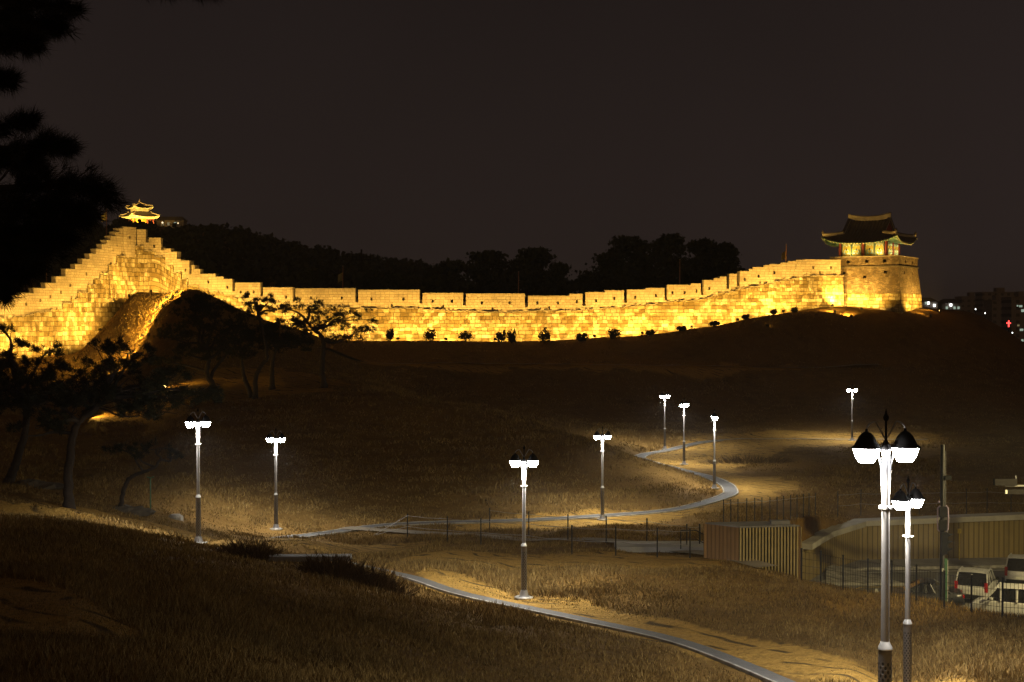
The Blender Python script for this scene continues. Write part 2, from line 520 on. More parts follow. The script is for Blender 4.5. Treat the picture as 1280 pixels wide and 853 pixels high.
# ------------------------------------------------------------------ terrain: heights along the lines of sight of a survey
def pchip(x, y, xq):
    x = np.asarray(x, float); y = np.asarray(y, float); xq = np.asarray(xq, float)
    h = np.diff(x); dl = np.diff(y, axis=0) / (h if y.ndim == 1 else h[:, None])
    n = len(x)
    d = np.zeros_like(y)
    for i in range(1, n-1):
        w1 = 2*h[i]+h[i-1]; w2 = h[i]+2*h[i-1]
        a, c = dl[i-1], dl[i]
        ok = (a*c) > 0
        with np.errstate(divide='ignore', invalid='ignore'):
            v = (w1+w2)/(w1/np.where(a == 0, 1, a) + w2/np.where(c == 0, 1, c))
        d[i] = np.where(ok, v, 0)
    d[0] = dl[0]; d[-1] = dl[-1]
    k = np.clip(np.searchsorted(x, xq)-1, 0, n-2)
    t = (xq-x[k])/h[k]
    t = np.clip(t, 0, 1)
    if y.ndim > 1:
        t = t[:, None]; hk = h[k][:, None]
    else: hk = h[k]
    return ((1+2*t)*(1-t)**2*y[k] + t*(1-t)**2*hk*d[k] + t*t*(3-2*t)*y[k+1] + t*t*(t-1)*hk*d[k+1])

# wall plan: distance of the wall face along each bearing (bearing given as 640 + 1778*x/y)
WPX = [-400, -80, 0, 60, 132, 168, 200, 250, 330, 450, 640, 800, 912, 1000, 1043, 1108, 1200, 1700]
WD  = [160, 172, 180, 187, 196, 203, 203, 200, 198, 196, 195, 196, 198, 200, 201, 202, 203, 205]
def wall_d(px): return pchip(WPX, WD, np.atleast_1d(np.asarray(px, float)))

def zpy(d, py): return 20.0 - (py-400.0)/FPX*d
BOTPX = [-200, 0, 30, 75, 95, 110, 123, 136, 150, 160, 170, 180, 195, 207, 218, 232, 240, 250, 300, 330, 450, 528, 620, 735, 800, 880, 912, 925, 970, 1004, 1043]
BOTPY = [408, 399, 396, 386, 373, 360, 349, 336, 322, 312, 306, 311, 319.5, 328, 338, 350, 357, 361, 374, 384, 386, 387, 391, 388, 382.5, 374, 366, 362.5, 352.5, 346.5, 345]
def para_bottom_py(px): return np.interp(px, BOTPX, BOTPY)

SKYPX = [-300, 0, 60, 130, 175, 250, 330, 400, 450, 540, 600, 680]
SKYPY = [292, 299, 295, 288, 286, 292, 311, 325, 333, 348, 359, 368]

C = {}
C[-300] = [(3,'z',18.3),(12,'z',16.8),(20,'z',15.6),(34,'z',14.3),(48,'z',13.5),(60,'z',12.3),(75,'z',11.8),(95,'z',12.4),(120,'z',13.6),(150,'z',15.0),(176,'z',16.0)]
C[0] = [(3,'z',18.3),(12,'z',16.6),(20,'p',855),(33,'p',724),(48,'p',657),(60,'p',642),(75,'p',606),(95,'p',552),(120,'p',507),(150,'p',470),(176,'p',449),(180,'p',448)]
C[87] = [(3,'z',18.3),(12,'z',16.6),(20,'p',862),(33,'p',726),(49,'p',662),(58,'p',652),(66,'p',636),(75,'p',613),(95,'p',560),(120,'p',507),(150,'p',472),(175,'p',452),(187,'p',444)]
C[140] = [(3,'z',18.3),(12,'z',16.6),(20,'p',864),(35,'p',727),(50,'p',668),(60,'p',660),(68,'p',643),(75,'p',620),(95,'p',560),(118,'p',508),(145,'p',470),(168,'p',437),(182,'p',408),(197,'p',398)]
C[172] = [(3,'z',18.3),(12,'z',16.6),(20,'p',866),(36,'p',730),(50,'p',672),(61,'p',668),(70,'p',645),(78,'p',617),(95,'p',560),(115,'p',512),(138,'p',478),(160,'p',430),(175,'p',390),(185,'p',367),(194,'p',366),(203,'p',368)]
C[235] = [(3,'z',18.3),(12,'z',16.6),(21,'p',870),(36,'p',735),(50.5,'p',683),(63,'p',681),(74,'p',652),(88,'p',585),(103,'p',525),(112,'p',506),(128,'p',478),(148,'p',420),(163,'p',371),(171,'p',362),(179,'p',367),(201,'p',378)]
C[300] = [(3,'z',18.3),(12,'z',16.6),(22,'p',872),(37,'p',750),(51,'p',693),(64,'p',681),(76,'p',664),(90,'p',592),(104,'p',532),(112,'p',507),(128,'p',478),(145,'p',442),(162,'p',396),(170,'p',388),(182,'p',398),(199,'p',405)]
C[370] = [(3,'z',18.3),(12,'z',16.6),(23,'p',872),(38,'p',768),(51,'p',703),(65,'p',681),(80,'p',661),(90,'p',603),(102,'p',542),(111,'p',502),(128,'p',474),(148,'p',452),(168,'p',417),(176,'p',412),(186,'p',418),(197,'p',422)]
C[460] = [(3,'z',18.3),(12,'z',16.6),(25,'p',872),(38,'p',778),(49,'p',732),(62,'p',700),(76,'p',674),(85,'p',645),(100,'p',560),(114,'p',489),(128,'p',480),(145,'p',472),(158,'p',460),(164,'p',455.5),(170,'p',453),(185,'p',430),(189,'p',426.5),(196,'p',427)]
C[560] = [(3,'z',18.3),(12,'z',16.5),(28,'p',872),(40,'p',790),(51,'p',745),(60,'p',700),(72,'p',675),(83,'p',655),(92,'p',605),(104,'p',543),(112,'p',505),(120,'z',12.9),(134,'z',11.4),(148,'p',502),(160,'p',474),(167,'p',457),(172,'p',454),(187,'p',429),(190,'p',426),(195,'p',427)]
C[650] = [(3,'z',18.3),(12,'z',16.4),(31,'p',872),(40,'p',806),(48.5,'p',762),(52,'p',747),(60,'p',705),(72,'p',678),(83,'p',656),(90,'p',622),(101,'p',565),(109,'p',532),(113,'p',521),(121,'z',11.4),(134,'z',10.4),(150,'p',504),(162,'p',476),(168,'p',458),(173,'p',455),(188,'p',430),(190.5,'p',427),(195,'p',428)]
C[750] = [(3,'z',18.3),(12,'z',16.3),(34,'p',872),(45.5,'p',782),(47.5,'p',768),(54,'p',725),(65,'p',687),(76,'p',664),(85,'p',650),(89,'p',633),(98,'p',590),(105,'p',561),(108.5,'p',555),(116,'z',9.2),(124,'z',8.5),(135,'z',9.0),(145,'p',530),(155,'p',506),(163,'p',481),(169,'p',458.5),(174,'p',456),(189,'p',426),(191,'p',422.5),(195.5,'p',424.5)]
C[830] = [(3,'z',18.3),(12,'z',16.2),(36,'p',872),(42,'p',803),(55,'p',722),(68,'p',682),(80,'p',659),(87,'p',643.5),(92,'p',623),(98,'p',600),(102,'p',586.5),(104.5,'p',582.5),(110,'z',8.2),(118,'z',8.0),(133,'p',562),(146,'p',532),(156,'p',506),(165,'p',483),(171,'p',459),(176,'p',457),(188,'p',421),(191,'p',416),(196.5,'p',418)]
C[890] = [(3,'z',18.3),(12,'z',16.1),(37,'p',862),(41,'p',818),(56,'p',718),(65,'p',691),(80,'p',656),(88,'p',637),(94,'p',622),(98,'p',613),(104,'p',602),(120,'p',578),(138,'p',549),(151,'p',526),(159,'p',505.5),(168,'p',483),(174,'p',459.5),(178,'p',457.5),(188,'p',415),(192,'p',408),(197.5,'p',411)]
C[1000] = [(3,'z',18.3),(12,'z',15.9),(22,'z',13.4),(30,'z',11.7),(37,'p',853),(50,'p',746),(57,'p',727),(62,'p',716),(70,'p',690),(80,'p',661),(106,'p',600),(139,'p',551),(154,'p',524),(165,'p',497),(176,'p',463),(181,'p',459),(190,'p',401),(193,'p',391),(200,'p',389)]
C[1060] = [(3,'z',18.3),(10,'z',16.5),(15,'z',14.9),(22,'z',13.1),(30,'z',11.6),(36.5,'p',855),(45,'p',787),(52,'p',748),(56,'p',738),(62,'z',8.8),(70,'z',8.2),(90,'z',7.0),(96,'z',7.0),(106,'z',7.8),(139,'p',552),(153,'p',525),(165,'p',499),(177,'p',464),(182,'p',458),(194,'p',394),(198,'p',385.5),(201,'p',383)]
C[1108] = [(3,'z',18.3),(8,'z',17.2),(15,'z',15.0),(22,'z',12.92),(30,'z',11.1),(36,'p',882),(45,'p',786),(53,'p',748),(58,'z',9.0),(70,'z',8.2),(90,'z',6.9),(96,'z',6.9),(106,'z',7.6),(139,'p',553),(152,'p',527),(165,'p',503),(178,'p',466),(184,'p',456),(198,'p',389),(206,'p',383),(212,'z',21.9)]
C[1200] = [(3,'z',18.3),(8,'z',17.4),(15,'z',15.4),(22,'z',13.6),(34,'p',855),(45,'p',779),(48,'p',768),(55,'z',9.3),(70,'z',8.2),(90,'z',6.9),(96,'z',6.9),(106,'z',7.5),(139,'p',553),(158,'p',522),(174,'p',492),(185,'p',462),(204,'p',395),(212,'p',388.5),(216,'p',388)]
C[1290] = [(3,'z',18.3),(8,'z',17.5),(15,'z',15.6),(22,'z',13.9),(34,'p',845),(45,'p',779),(48,'z',10.0),(55,'z',9.2),(70,'z',8.2),(90,'z',6.9),(96,'z',6.9),(106,'z',7.5),(139,'p',555),(158,'p',526),(174,'p',503),(186,'p',482),(204,'p',440),(211,'p',434),(216,'p',435)]
C[1420] = [(3,'z',18.3),(8,'z',17.5),(15,'z',15.7),(22,'z',14.2),(34,'z',11.8),(45,'z',10.3),(55,'z',9.2),(70,'z',8.0),(90,'z',6.8),(106,'z',7.0),(139,'z',6.5),(160,'z',6.5),(200,'z',7.0),(210,'z',7.0)]
C[1700] = [(3,'z',18.3),(8,'z',17.5),(15,'z',15.7),(22,'z',14.2),(34,'z',11.8),(45,'z',10.3),(55,'z',9.2),(70,'z',8.0),(90,'z',6.5),(106,'z',6.0),(139,'z',5.5),(160,'z',5.0),(200,'z',5.0),(210,'z',5.0)]

QG = np.exp(np.linspace(math.log(3.0), math.log(3200.0), 1100))     # q = d scaled so that the wall stands at q = 200
CPX = sorted(C)
TAB = []
for px in CPX:
    dw = float(wall_d(px)[0])
    ds, zs = [], []
    for d, kd, v in C[px]:
        ds.append(d); zs.append(v if kd == 'z' else zpy(d, v))
    ds = [d*200.0/dw for d in ds]
    base = zs[-1]
    if ds[-1] < 200.4 and px <= 1043:
        ds.append(200.6); zs.append(base)
    if px <= 1043:
        walk = zpy(dw, float(para_bottom_py(px))) - 0.4
        ds += [203.2, 215]; zs += [walk, walk-0.2]
        if px <= 640:
            sk = float(np.interp(px, SKYPX, SKYPY)); zc = zpy(475*dw/200, sk)
            ds += [300, 475, 560, 900, 1600, 3200]; zs += [walk+(zc-walk)*0.30, zc, zc-2, 10, 0, 0]
        else:
            ds += [300, 475, 900, 1600, 3200]; zs += [16, 6, 0, 0, 0]
    else:
        e = ds[-1]
        ds += [e+14, 300, 420, 900, 3200]; zs += [base-1.5 if px < 1200 else base-5, 8, 3, 0, 0]
    TAB.append(pchip(ds, zs, QG))
TAB = np.array(TAB)
PXG = np.linspace(-300, 1700, 801)
HT = pchip(CPX, TAB, PXG)          # [px, q]
# light smoothing across bearings
for _ in range(6):
    HT[1:-1] = 0.25*HT[:-2]+0.5*HT[1:-1]+0.25*HT[2:]

# road cut (a sunken road in front of the retaining wall)
FENCEPX = [980, 1003, 1027, 1116, 1255, 1400, 1700]
FENCED = [58, 57.5, 57, 52.5, 46.5, 42, 38]
RW = [(985, 80.0), (1004, 83.0), (1030, 87.5), (1076, 92.0), (1280, 93.0), (1480, 93.5)]     # retaining wall (bearing, distance)
ROAD_Z = 4.25
def rw_d(px): return np.interp(px, [a for a, b in RW], [b for a, b in RW])
VPX = [-200,-60,60,165,250,340,430,515,560,655,750,890,960,1040,1150]
VD = [65,63.5,62.5,61.2,60.5,59,57.0,54.6,52.6,49.2,46,41,38,33.5,27]
def smooth01(t):
    t = np.clip(t, 0, 1); return t*t*(3-2*t)
def vnoise(x, y, seed=0):
    xi = np.floor(x).astype(np.int64); yi = np.floor(y).astype(np.int64)
    fx = x-xi; fy = y-yi
    fx = fx*fx*(3-2*fx); fy = fy*fy*(3-2*fy)
    def h(a, b):
        n = (a*374761393 + b*668265263 + seed*1442695041) & 0xffffffff
        n = ((n ^ (n >> 13))*1274126177) & 0xffffffff
        return ((n ^ (n >> 16)) & 0xffff)/65535.0
    return (h(xi,yi)*(1-fx)+h(xi+1,yi)*fx)*(1-fy)+(h(xi,yi+1)*(1-fx)+h(xi+1,yi+1)*fx)*fy

PATHBED = None
def height(x, y, rough=True, bed=True):
    x = np.atleast_1d(np.asarray(x, float)); y = np.atleast_1d(np.asarray(y, float))
    d = np.maximum(y, 3.0)
    px = np.clip(640+FPX*x/d, -299, 1699)
    q = np.clip(d*200.0/np.interp(px, WPX, WD), 3.0, 3190)
    fi = (px-PXG[0])/(PXG[1]-PXG[0]); i = np.clip(fi.astype(int), 0, len(PXG)-2); fi = fi-i
    lq = (np.log(q)-math.log(3.0))/(math.log(3200.0)-math.log(3.0))*(len(QG)-1)
    j = np.clip(lq.astype(int), 0, len(QG)-2); fj = lq-j
    z = (HT[i,j]*(1-fi)+HT[i+1,j]*fi)*(1-fj)+(HT[i,j+1]*(1-fi)+HT[i+1,j+1]*fi)*fj
    # near the viewer the hilltop is the same in every direction
    w = smooth01((d-4)/14)
    z = z*w + (18.3-(d-3)*0.14)*(1-w)
    # road cut
    dn = np.interp(px, FENCEPX, FENCED)+1.6
    cut = np.maximum(ROAD_Z-0.05, z-0.95*np.maximum(d-dn, 0))
    on = (px > 996) & (d > dn) & (d < rw_d(px)+0.85)
    z = np.where(on, np.minimum(z, cut), z)
    # raised verge on the near side of the footpath
    pd_ = np.interp(px, VPX, VD)
    if bed: z = z + np.interp(px, [-300,0,500,560,800,950,1040], [0.50,0.50,0.45,0.26,0.26,0.16,0.0])*np.exp(-((d-(pd_-1.3))/0.62)**2)
    if rough:
        amp = np.where(on & (cut <= ROAD_Z), 0.0, 1.0)*np.clip((d-8)/20, 0, 1)
        z = z + amp*(0.16*(vnoise(x*0.33, y*0.33, 1)-0.5)+0.10*(vnoise(x*0.9, y*0.9, 2)-0.5))
    if bed and PATHBED is not None:
        D, PZ = bed_lookup(x, y)
        w = 1-smooth01((D-0.70)/0.75)
        z = z*(1-w)+(PZ-0.05)*w
    return z
def H(x, y): return float(height([x], [y])[0])

def ray(px, py):
    cx, cy = (px-640)/FPX, (426.5-py)/FPX
    ca, sa = math.cos(PITCH), math.sin(PITCH)
    return Vector((cx, ca+cy*sa, -sa+cy*ca))
def at(px, py, d):
    v = ray(px, py); return EYE + v*(d/v.y)
def bear(px, d): return (px-640)/FPX*d
def hit(px, py, dmin=15.0, dmax=260.0):
    """where the line of sight of a photograph point meets the ground"""
    v = ray(px, py)
    dd = np.exp(np.linspace(math.log(dmin), math.log(dmax), 2600))
    x = EYE.x+v.x/v.y*dd; z = EYE.z+v.z/v.y*dd
    g = height(x, dd)
    k = np.nonzero(z <= g)[0]
    i = int(k[0]) if len(k) else int(np.argmin(z-g))
    return Vector((float(x[i]), float(dd[i]), float(g[i])))

def poly_mask(px, d, poly):
    """soft inside test in bearing/distance space"""
    inside = np.zeros(px.shape, bool)
    n = len(poly); j = n-1
    for i in range(n):
        xi, yi = poly[i]; xj, yj = poly[j]
        c = ((yi > d) != (yj > d)) & (px < (xj-xi)*(d-yi)/(yj-yi+1e-12)+xi)
        inside ^= c; j = i
    return inside.astype(float)

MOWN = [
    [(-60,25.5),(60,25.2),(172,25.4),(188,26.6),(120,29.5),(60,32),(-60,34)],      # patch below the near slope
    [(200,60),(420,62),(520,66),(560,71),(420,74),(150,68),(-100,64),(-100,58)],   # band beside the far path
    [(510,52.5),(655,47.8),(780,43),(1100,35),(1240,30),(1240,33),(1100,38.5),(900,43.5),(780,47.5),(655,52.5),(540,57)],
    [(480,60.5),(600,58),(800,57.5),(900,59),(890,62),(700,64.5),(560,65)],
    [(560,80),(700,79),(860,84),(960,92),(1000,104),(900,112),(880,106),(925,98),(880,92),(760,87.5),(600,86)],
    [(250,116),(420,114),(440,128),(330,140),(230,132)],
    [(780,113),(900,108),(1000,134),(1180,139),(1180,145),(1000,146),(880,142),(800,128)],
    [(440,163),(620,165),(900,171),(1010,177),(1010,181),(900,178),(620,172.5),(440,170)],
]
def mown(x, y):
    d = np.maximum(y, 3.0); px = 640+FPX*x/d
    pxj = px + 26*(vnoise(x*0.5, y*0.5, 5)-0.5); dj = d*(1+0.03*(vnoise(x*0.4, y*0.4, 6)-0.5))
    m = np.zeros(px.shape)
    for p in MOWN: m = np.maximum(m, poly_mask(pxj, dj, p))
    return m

FOOT = [(1150,27),(1040,33.5),(960,38),(890,41),(750,45.6),(655,49.0),(560,52.4),(515,54.6),(430,57.0),(340,59),(250,60.5),(165,61.2),(60,62.5),(-60,63.5),(-200,65)]
HILLSIDE = [(345,74),(440,79.5),(500,82),(560,83.4),(650,84.4),(750,86.3),(850,88.9),(895,93),(914,97.5),(908,102),(893,106),(868,110),(840,115),(815,119),(800,123),(806,127),(830,131),(870,135.5),(900,137.3)]
BX0, BY0, BC = -46.0, 24.0, 0.25
def strip_line(pts, step=0.4):
    P = np.array([(bear(px, d), d) for px, d in pts])
    t = np.concatenate([[0], np.cumsum(np.linalg.norm(np.diff(P, axis=0), axis=1))])
    tt = np.linspace(0, t[-1], int(t[-1]/step))
    return np.stack([pchip(t, P[:, 0], tt), pchip(t, P[:, 1], tt)], 1)
def make_bed():
    """levelled bed under the paved paths, so that they lie in the ground and not on it"""
    pts = []
    for L in (FOOT, HILLSIDE):
        q = strip_line(L); z = height(q[:, 0], q[:, 1], rough=False, bed=False)
        z = np.convolve(np.pad(z, 6, mode='edge'), np.ones(13)/13, 'valid')
        pts.append(np.column_stack([q, z]))
    pts = np.concatenate(pts)
    nx, ny = int(92/BC), int(124/BC)
    D = np.full((nx, ny), 9.0); Z = np.zeros((nx, ny))
    R_ = 9
    for x, y, z in pts:
        i0 = int((x-BX0)/BC); j0 = int((y-BY0)/BC)
        a, b, c, d = max(0, i0-R_), min(nx, i0+R_+1), max(0, j0-R_), min(ny, j0+R_+1)
        if a >= b or c >= d: continue
        gx = BX0+np.arange(a, b)*BC-x; gy = BY0+np.arange(c, d)*BC-y
        dd = np.hypot(gx[:, None], gy[None, :])
        sub = D[a:b, c:d]; m = dd < sub
        sub[m] = dd[m]; Z[a:b, c:d][m] = z
    return D, Z
def bed_lookup(x, y):
    D, Z = PATHBED
    fi = (x-BX0)/BC; fj = (y-BY0)/BC
    ok = (fi >= 0) & (fj >= 0) & (fi < D.shape[0]-1) & (fj < D.shape[1]-1)
    i = np.clip(fi.astype(int), 0, D.shape[0]-2); j = np.clip(fj.astype(int), 0, D.shape[1]-2)
    u = np.clip(fi-i, 0, 1); v = np.clip(fj-j, 0, 1)
    dv = (D[i,j]*(1-u)+D[i+1,j]*u)*(1-v)+(D[i,j+1]*(1-u)+D[i+1,j+1]*u)*v
    k = np.round(np.clip(fi, 0, D.shape[0]-1)).astype(int); l = np.round(np.clip(fj, 0, D.shape[1]-1)).astype(int)
    # height of the nearest path point, averaged over the corners that know one
    zs = np.stack([Z[i,j], Z[i+1,j], Z[i,j+1], Z[i+1,j+1]]); ws = np.stack([(1-u)*(1-v), u*(1-v), (1-u)*v, u*v])*(zs > 0)
    sw = ws.sum(0)
    zz = np.where(sw > 1e-6, (zs*ws).sum(0)/np.maximum(sw, 1e-6), 0)
    return np.where(ok & (sw > 1e-6), dv, 9.0), zz
PATHBED = make_bed()

def build_ground():
    rows = [-40, -20, -8, 0, 3]
    d = 4.0
    while d < 3100:
        rows.append(d)
        if d < 15: d += 0.6
        elif d < 150: d += max(0.30, d*0.0072)
        elif d < 240: d += 0.9
        else: d *= 1.03
    Y = np.array(rows)
    U = np.linspace(-0.62, 0.62, 560)
    yy, uu = np.meshgrid(Y, U, indexing='ij')
    x = uu*(np.maximum(yy, 0)*0.92+14)
    z = height(x.ravel(), yy.ravel())
    V = np.stack([x.ravel(), yy.ravel(), z], 1)
    nr, nc = yy.shape
    a = (np.arange(nr-1)[:, None]*nc+np.arange(nc-1)[None, :]).ravel()
    F = np.stack([a, a+1, a+nc+1, a+nc], 1)
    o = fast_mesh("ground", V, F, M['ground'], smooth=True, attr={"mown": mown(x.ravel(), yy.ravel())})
    tag(o, kind="structure")
    return o
build_ground()

# ------------------------------------------------------------------ paths and road
def strip(name, pts, width, mat, lift=0.06, kind="structure", n=8, parent=None, thick=0.0):
    """a ribbon lying on the ground along bearing/distance points"""
    P = np.array([(bear(px, d), d) for px, d in pts])
    t = np.concatenate([[0], np.cumsum(np.linalg.norm(np.diff(P, axis=0), axis=1))])
    tt = np.linspace(0, t[-1], max(8, int(t[-1]/0.5)))
    xs = pchip(t, P[:, 0], tt); ys = pchip(t, P[:, 1], tt)
    dx = np.gradient(xs); dy = np.gradient(ys); L = np.hypot(dx, dy)
    nx, ny = -dy/L, dx/L
    return xs, ys, nx, ny

def path(name, pts, width, mat, kerb=None, lift=0.07, bedded=False):
    xs, ys, nx, ny = strip(name, pts, width, mat)
    K = 5
    o = np.linspace(-width/2, width/2, K)
    X = xs[:, None]+nx[:, None]*o; Y = ys[:, None]+ny[:, None]*o
    zc = height(X.ravel(), Y.ravel()).reshape(X.shape)
    if bedded: zc[:] = (bed_lookup(xs, ys)[1])[:, None]
    zc = np.repeat(zc.max(1)[:, None], K, 1)
    ker = np.ones(7)/7
    zs = np.convolve(np.pad(zc[:, 0], 3, mode='edge'), ker, 'valid')
    Z = np.repeat(zs[:, None], K, 1)+lift
    V = np.stack([X.ravel(), Y.ravel(), Z.ravel()], 1)
    n = len(xs)
    a = (np.arange(n-1)[:, None]*K+np.arange(K-1)[None, :]).ravel()
    F = np.stack([a, a+1, a+K+1, a+K], 1)
    ob = fast_mesh(name, V, F, mat)
    # make sure that faces look up
    tag(ob, kind="structure")
    if kerb:
        for sgn in kerb:
            mb = MB()
            w2 = width/2+0.06
            mb.sweep([(xs[i]+nx[i]*sgn*w2, ys[i]+ny[i]*sgn*w2, zs[i]-0.16) for i in range(n)], 0.09, 0.182)
            tag(mb.build("path_kerb", M['kerb']), kind="structure")
    return ob

path("footpath", FOOT, 0.50, M['paving'], kerb=(1,), lift=0.0, bedded=True)
path("hillside_footpath", HILLSIDE, 0.85, M['paving'], kerb=(1,-1), lift=0.0, bedded=True)
path("dirt_track", [(896,137.2),(940,139),(1000,140),(1065,140.5),(1160,141)], 0.7, M['dirt'], lift=0.03)
path("dirt_track", [(430,80),(480,78),(560,75.5),(660,72.5),(760,68.5),(880,63.5),(960,59)], 1.1, M['dirt'])
path("terrace_path", [(400,163),(460,167),(560,170),(650,171),(750,172),(890,176.3),(1000,179),(1100,183)], 1.6, M['dirt'])

def road():
    pxs = np.linspace(1000, 1500, 60)
    V = []; F = []
    K = 8
    for px in pxs:
        a = float(np.interp(px, FENCEPX, FENCED))+6.2; b = float(rw_d(px))-2.6
        for k in range(K):
            d = a+(b-a)*k/(K-1)
            V.append((bear(px, d), d, ROAD_Z))
    for i in range(len(pxs)-1):
        for k in range(K-1):
            F.append((i*K+k, (i+1)*K+k, (i+1)*K+k+1, i*K+k+1))
    tag(fast_mesh("road", V, F, M['asphalt']), kind="structure")
    # pavement along the retaining wall, with kerb
    mb = MB()
    pts = [(px, float(rw_d(px))) for px in np.linspace(1000, 1500, 60)]
    def ring(px, d, off): return (bear(px, d-off), d-off)
    P = []
    for px, d in pts:
        for off, z in ((2.7, ROAD_Z-0.1), (2.7, ROAD_Z+0.14), (0.02, ROAD_Z+0.2)):
            x, y = ring(px, d, off); P.append((x, y, z))
    F = []
    for i in range(len(pts)-1):
        for k in range(2):
            F.append((i*3+k, (i+1)*3+k, (i+1)*3+k+1, i*3+k+1))
    mb.add(P, F)
    tag(mb.build("pavement", M['dark_concrete']), kind="structure")
    mb = MB()
    mb.sweep([(bear(px, d-2.78), d-2.78, ROAD_Z-0.02) for px, d in pts], 0.16, 0.19)
    tag(mb.build("pavement_kerb", M['kerb']), kind="structure")
    # lane lines
    ym = simple("yellow_line", (0.45,0.33,0.06), 0.7, 0, 0.2)
    wm = simple("white_line", (0.6,0.6,0.56), 0.7, 0, 0.2)
    for name, off, mat, dash in (("yellow_lane_line", 8.5, ym, 0), ("white_lane_line", 12.5, wm, 1), ("white_edge_line", 3.6, wm, 0)):
        mb = MB()
        q = np.linspace(1010, 1490, 120)
        for i in range(len(q)-1):
            if dash and i % 6 > 2: continue
            A = (q[i], float(rw_d(q[i]))-off); B = (q[i+1], float(rw_d(q[i+1]))-off)
            mb.add([(bear(*A), A[1]-.08, ROAD_Z+.004), (bear(*B), B[1]-.08, ROAD_Z+.004), (bear(*B), B[1]+.08, ROAD_Z+.004), (bear(*A), A[1]+.08, ROAD_Z+.004)], [(0,1,2,3)])
        tag(mb.build(name, mat), kind="structure")
    # paved nose where the pavement widens
    p = at(1078, 722, 86); mb = MB()
    z = ROAD_Z
    mb.add([(p.x-2.6,84.2,z+.16),(p.x+2.0,84.0,z+.16),(p.x+0.4,88.2,z+.18),(p.x-1.6,88.6,z+.5),
            (p.x-2.6,84.2,z-.1),(p.x+2.0,84.0,z-.1),(p.x+0.4,88.2,z-.1),(p.x-1.6,88.6,z-.1)],
           [(0,1,2,3),(0,4,5,1),(1,5,6,2),(2,6,7,3),(3,7,4,0)])
    tag(mb.build("pavement_ramp", M['kerb']), kind="structure")
road()

def retaining_wall():
    root = empty("retaining_wall", (bear(1150, 92.5), 92.5, ROAD_Z))
    tag(root, "brown board-marked retaining wall with grey concrete coping beside the road", "retaining wall")
    px = np.concatenate([np.linspace(1003.5, 1076, 14), np.linspace(1092, 1480, 26)])
    top = np.interp(px, [1003, 1076, 1280, 1480], [6.55, 6.65, 6.95, 7.1])
    P = []; F = []; UV = []; s = 0; last = None
    for i, (p, zt) in enumerate(zip(px, top)):
        d = float(rw_d(p)); x = bear(p, d)
        if last is not None: s += math.hypot(x-last[0], d-last[1])
        last = (x, d)
        for dd, z, v in ((0, ROAD_Z-0.3, 0), (0, zt, zt-ROAD_Z), (0.7, zt, zt), (0.7, ROAD_Z-0.3, 0)):
            P.append((bear(p, d)+0*dd, d+dd, z)); UV.append((s, v))
    n = len(px)
    for i in range(n-1):
        for k in range(3): F.append((i*4+k, (i+1)*4+k, (i+1)*4+k+1, i*4+k+1))
    F += [(0,1,2,3), ((n-1)*4,(n-1)*4+3,(n-1)*4+2,(n-1)*4+1)]
    mb = MB(); mb.add([Vector(p)-root.location for p in P], F)
    mb.build("wall_face", M['panel_wall'], root, uv=UV)
    mb = MB()
    c = []
    for p, zt in zip(px, top):
        d = float(rw_d(p)); c.append(Vector((bear(p, d+0.35), d+0.30, zt+0.003))-root.location)
    mb.sweep(c, 1.2, 0.34)
    mb.build("coping", M['concrete'], root)
retaining_wall()

# ------------------------------------------------------------------ fortress wall
def wall_pt(px, off=0.0):
    """plan point on the wall face for a bearing, moved off metres towards the viewer"""
    px = float(px)
    d = float(wall_d(px)[0]); d2 = float(wall_d(px+2)[0]); d1 = float(wall_d(px-2)[0])
    p = Vector((bear(px, d), d)); t = Vector((bear(px+2, d2), d2))-Vector((bear(px-2, d1), d1)); t.normalize()
    n = Vector((t.y, -t.x))
    return p+n*off, t, n

WALL = empty("fortress_wall", (bear(500, 196), 196, 17.0))
tag(WALL, "long floodlit yellow stone fortress wall climbing the hillside, with stepped battlements", "wall")
WO = WALL.location

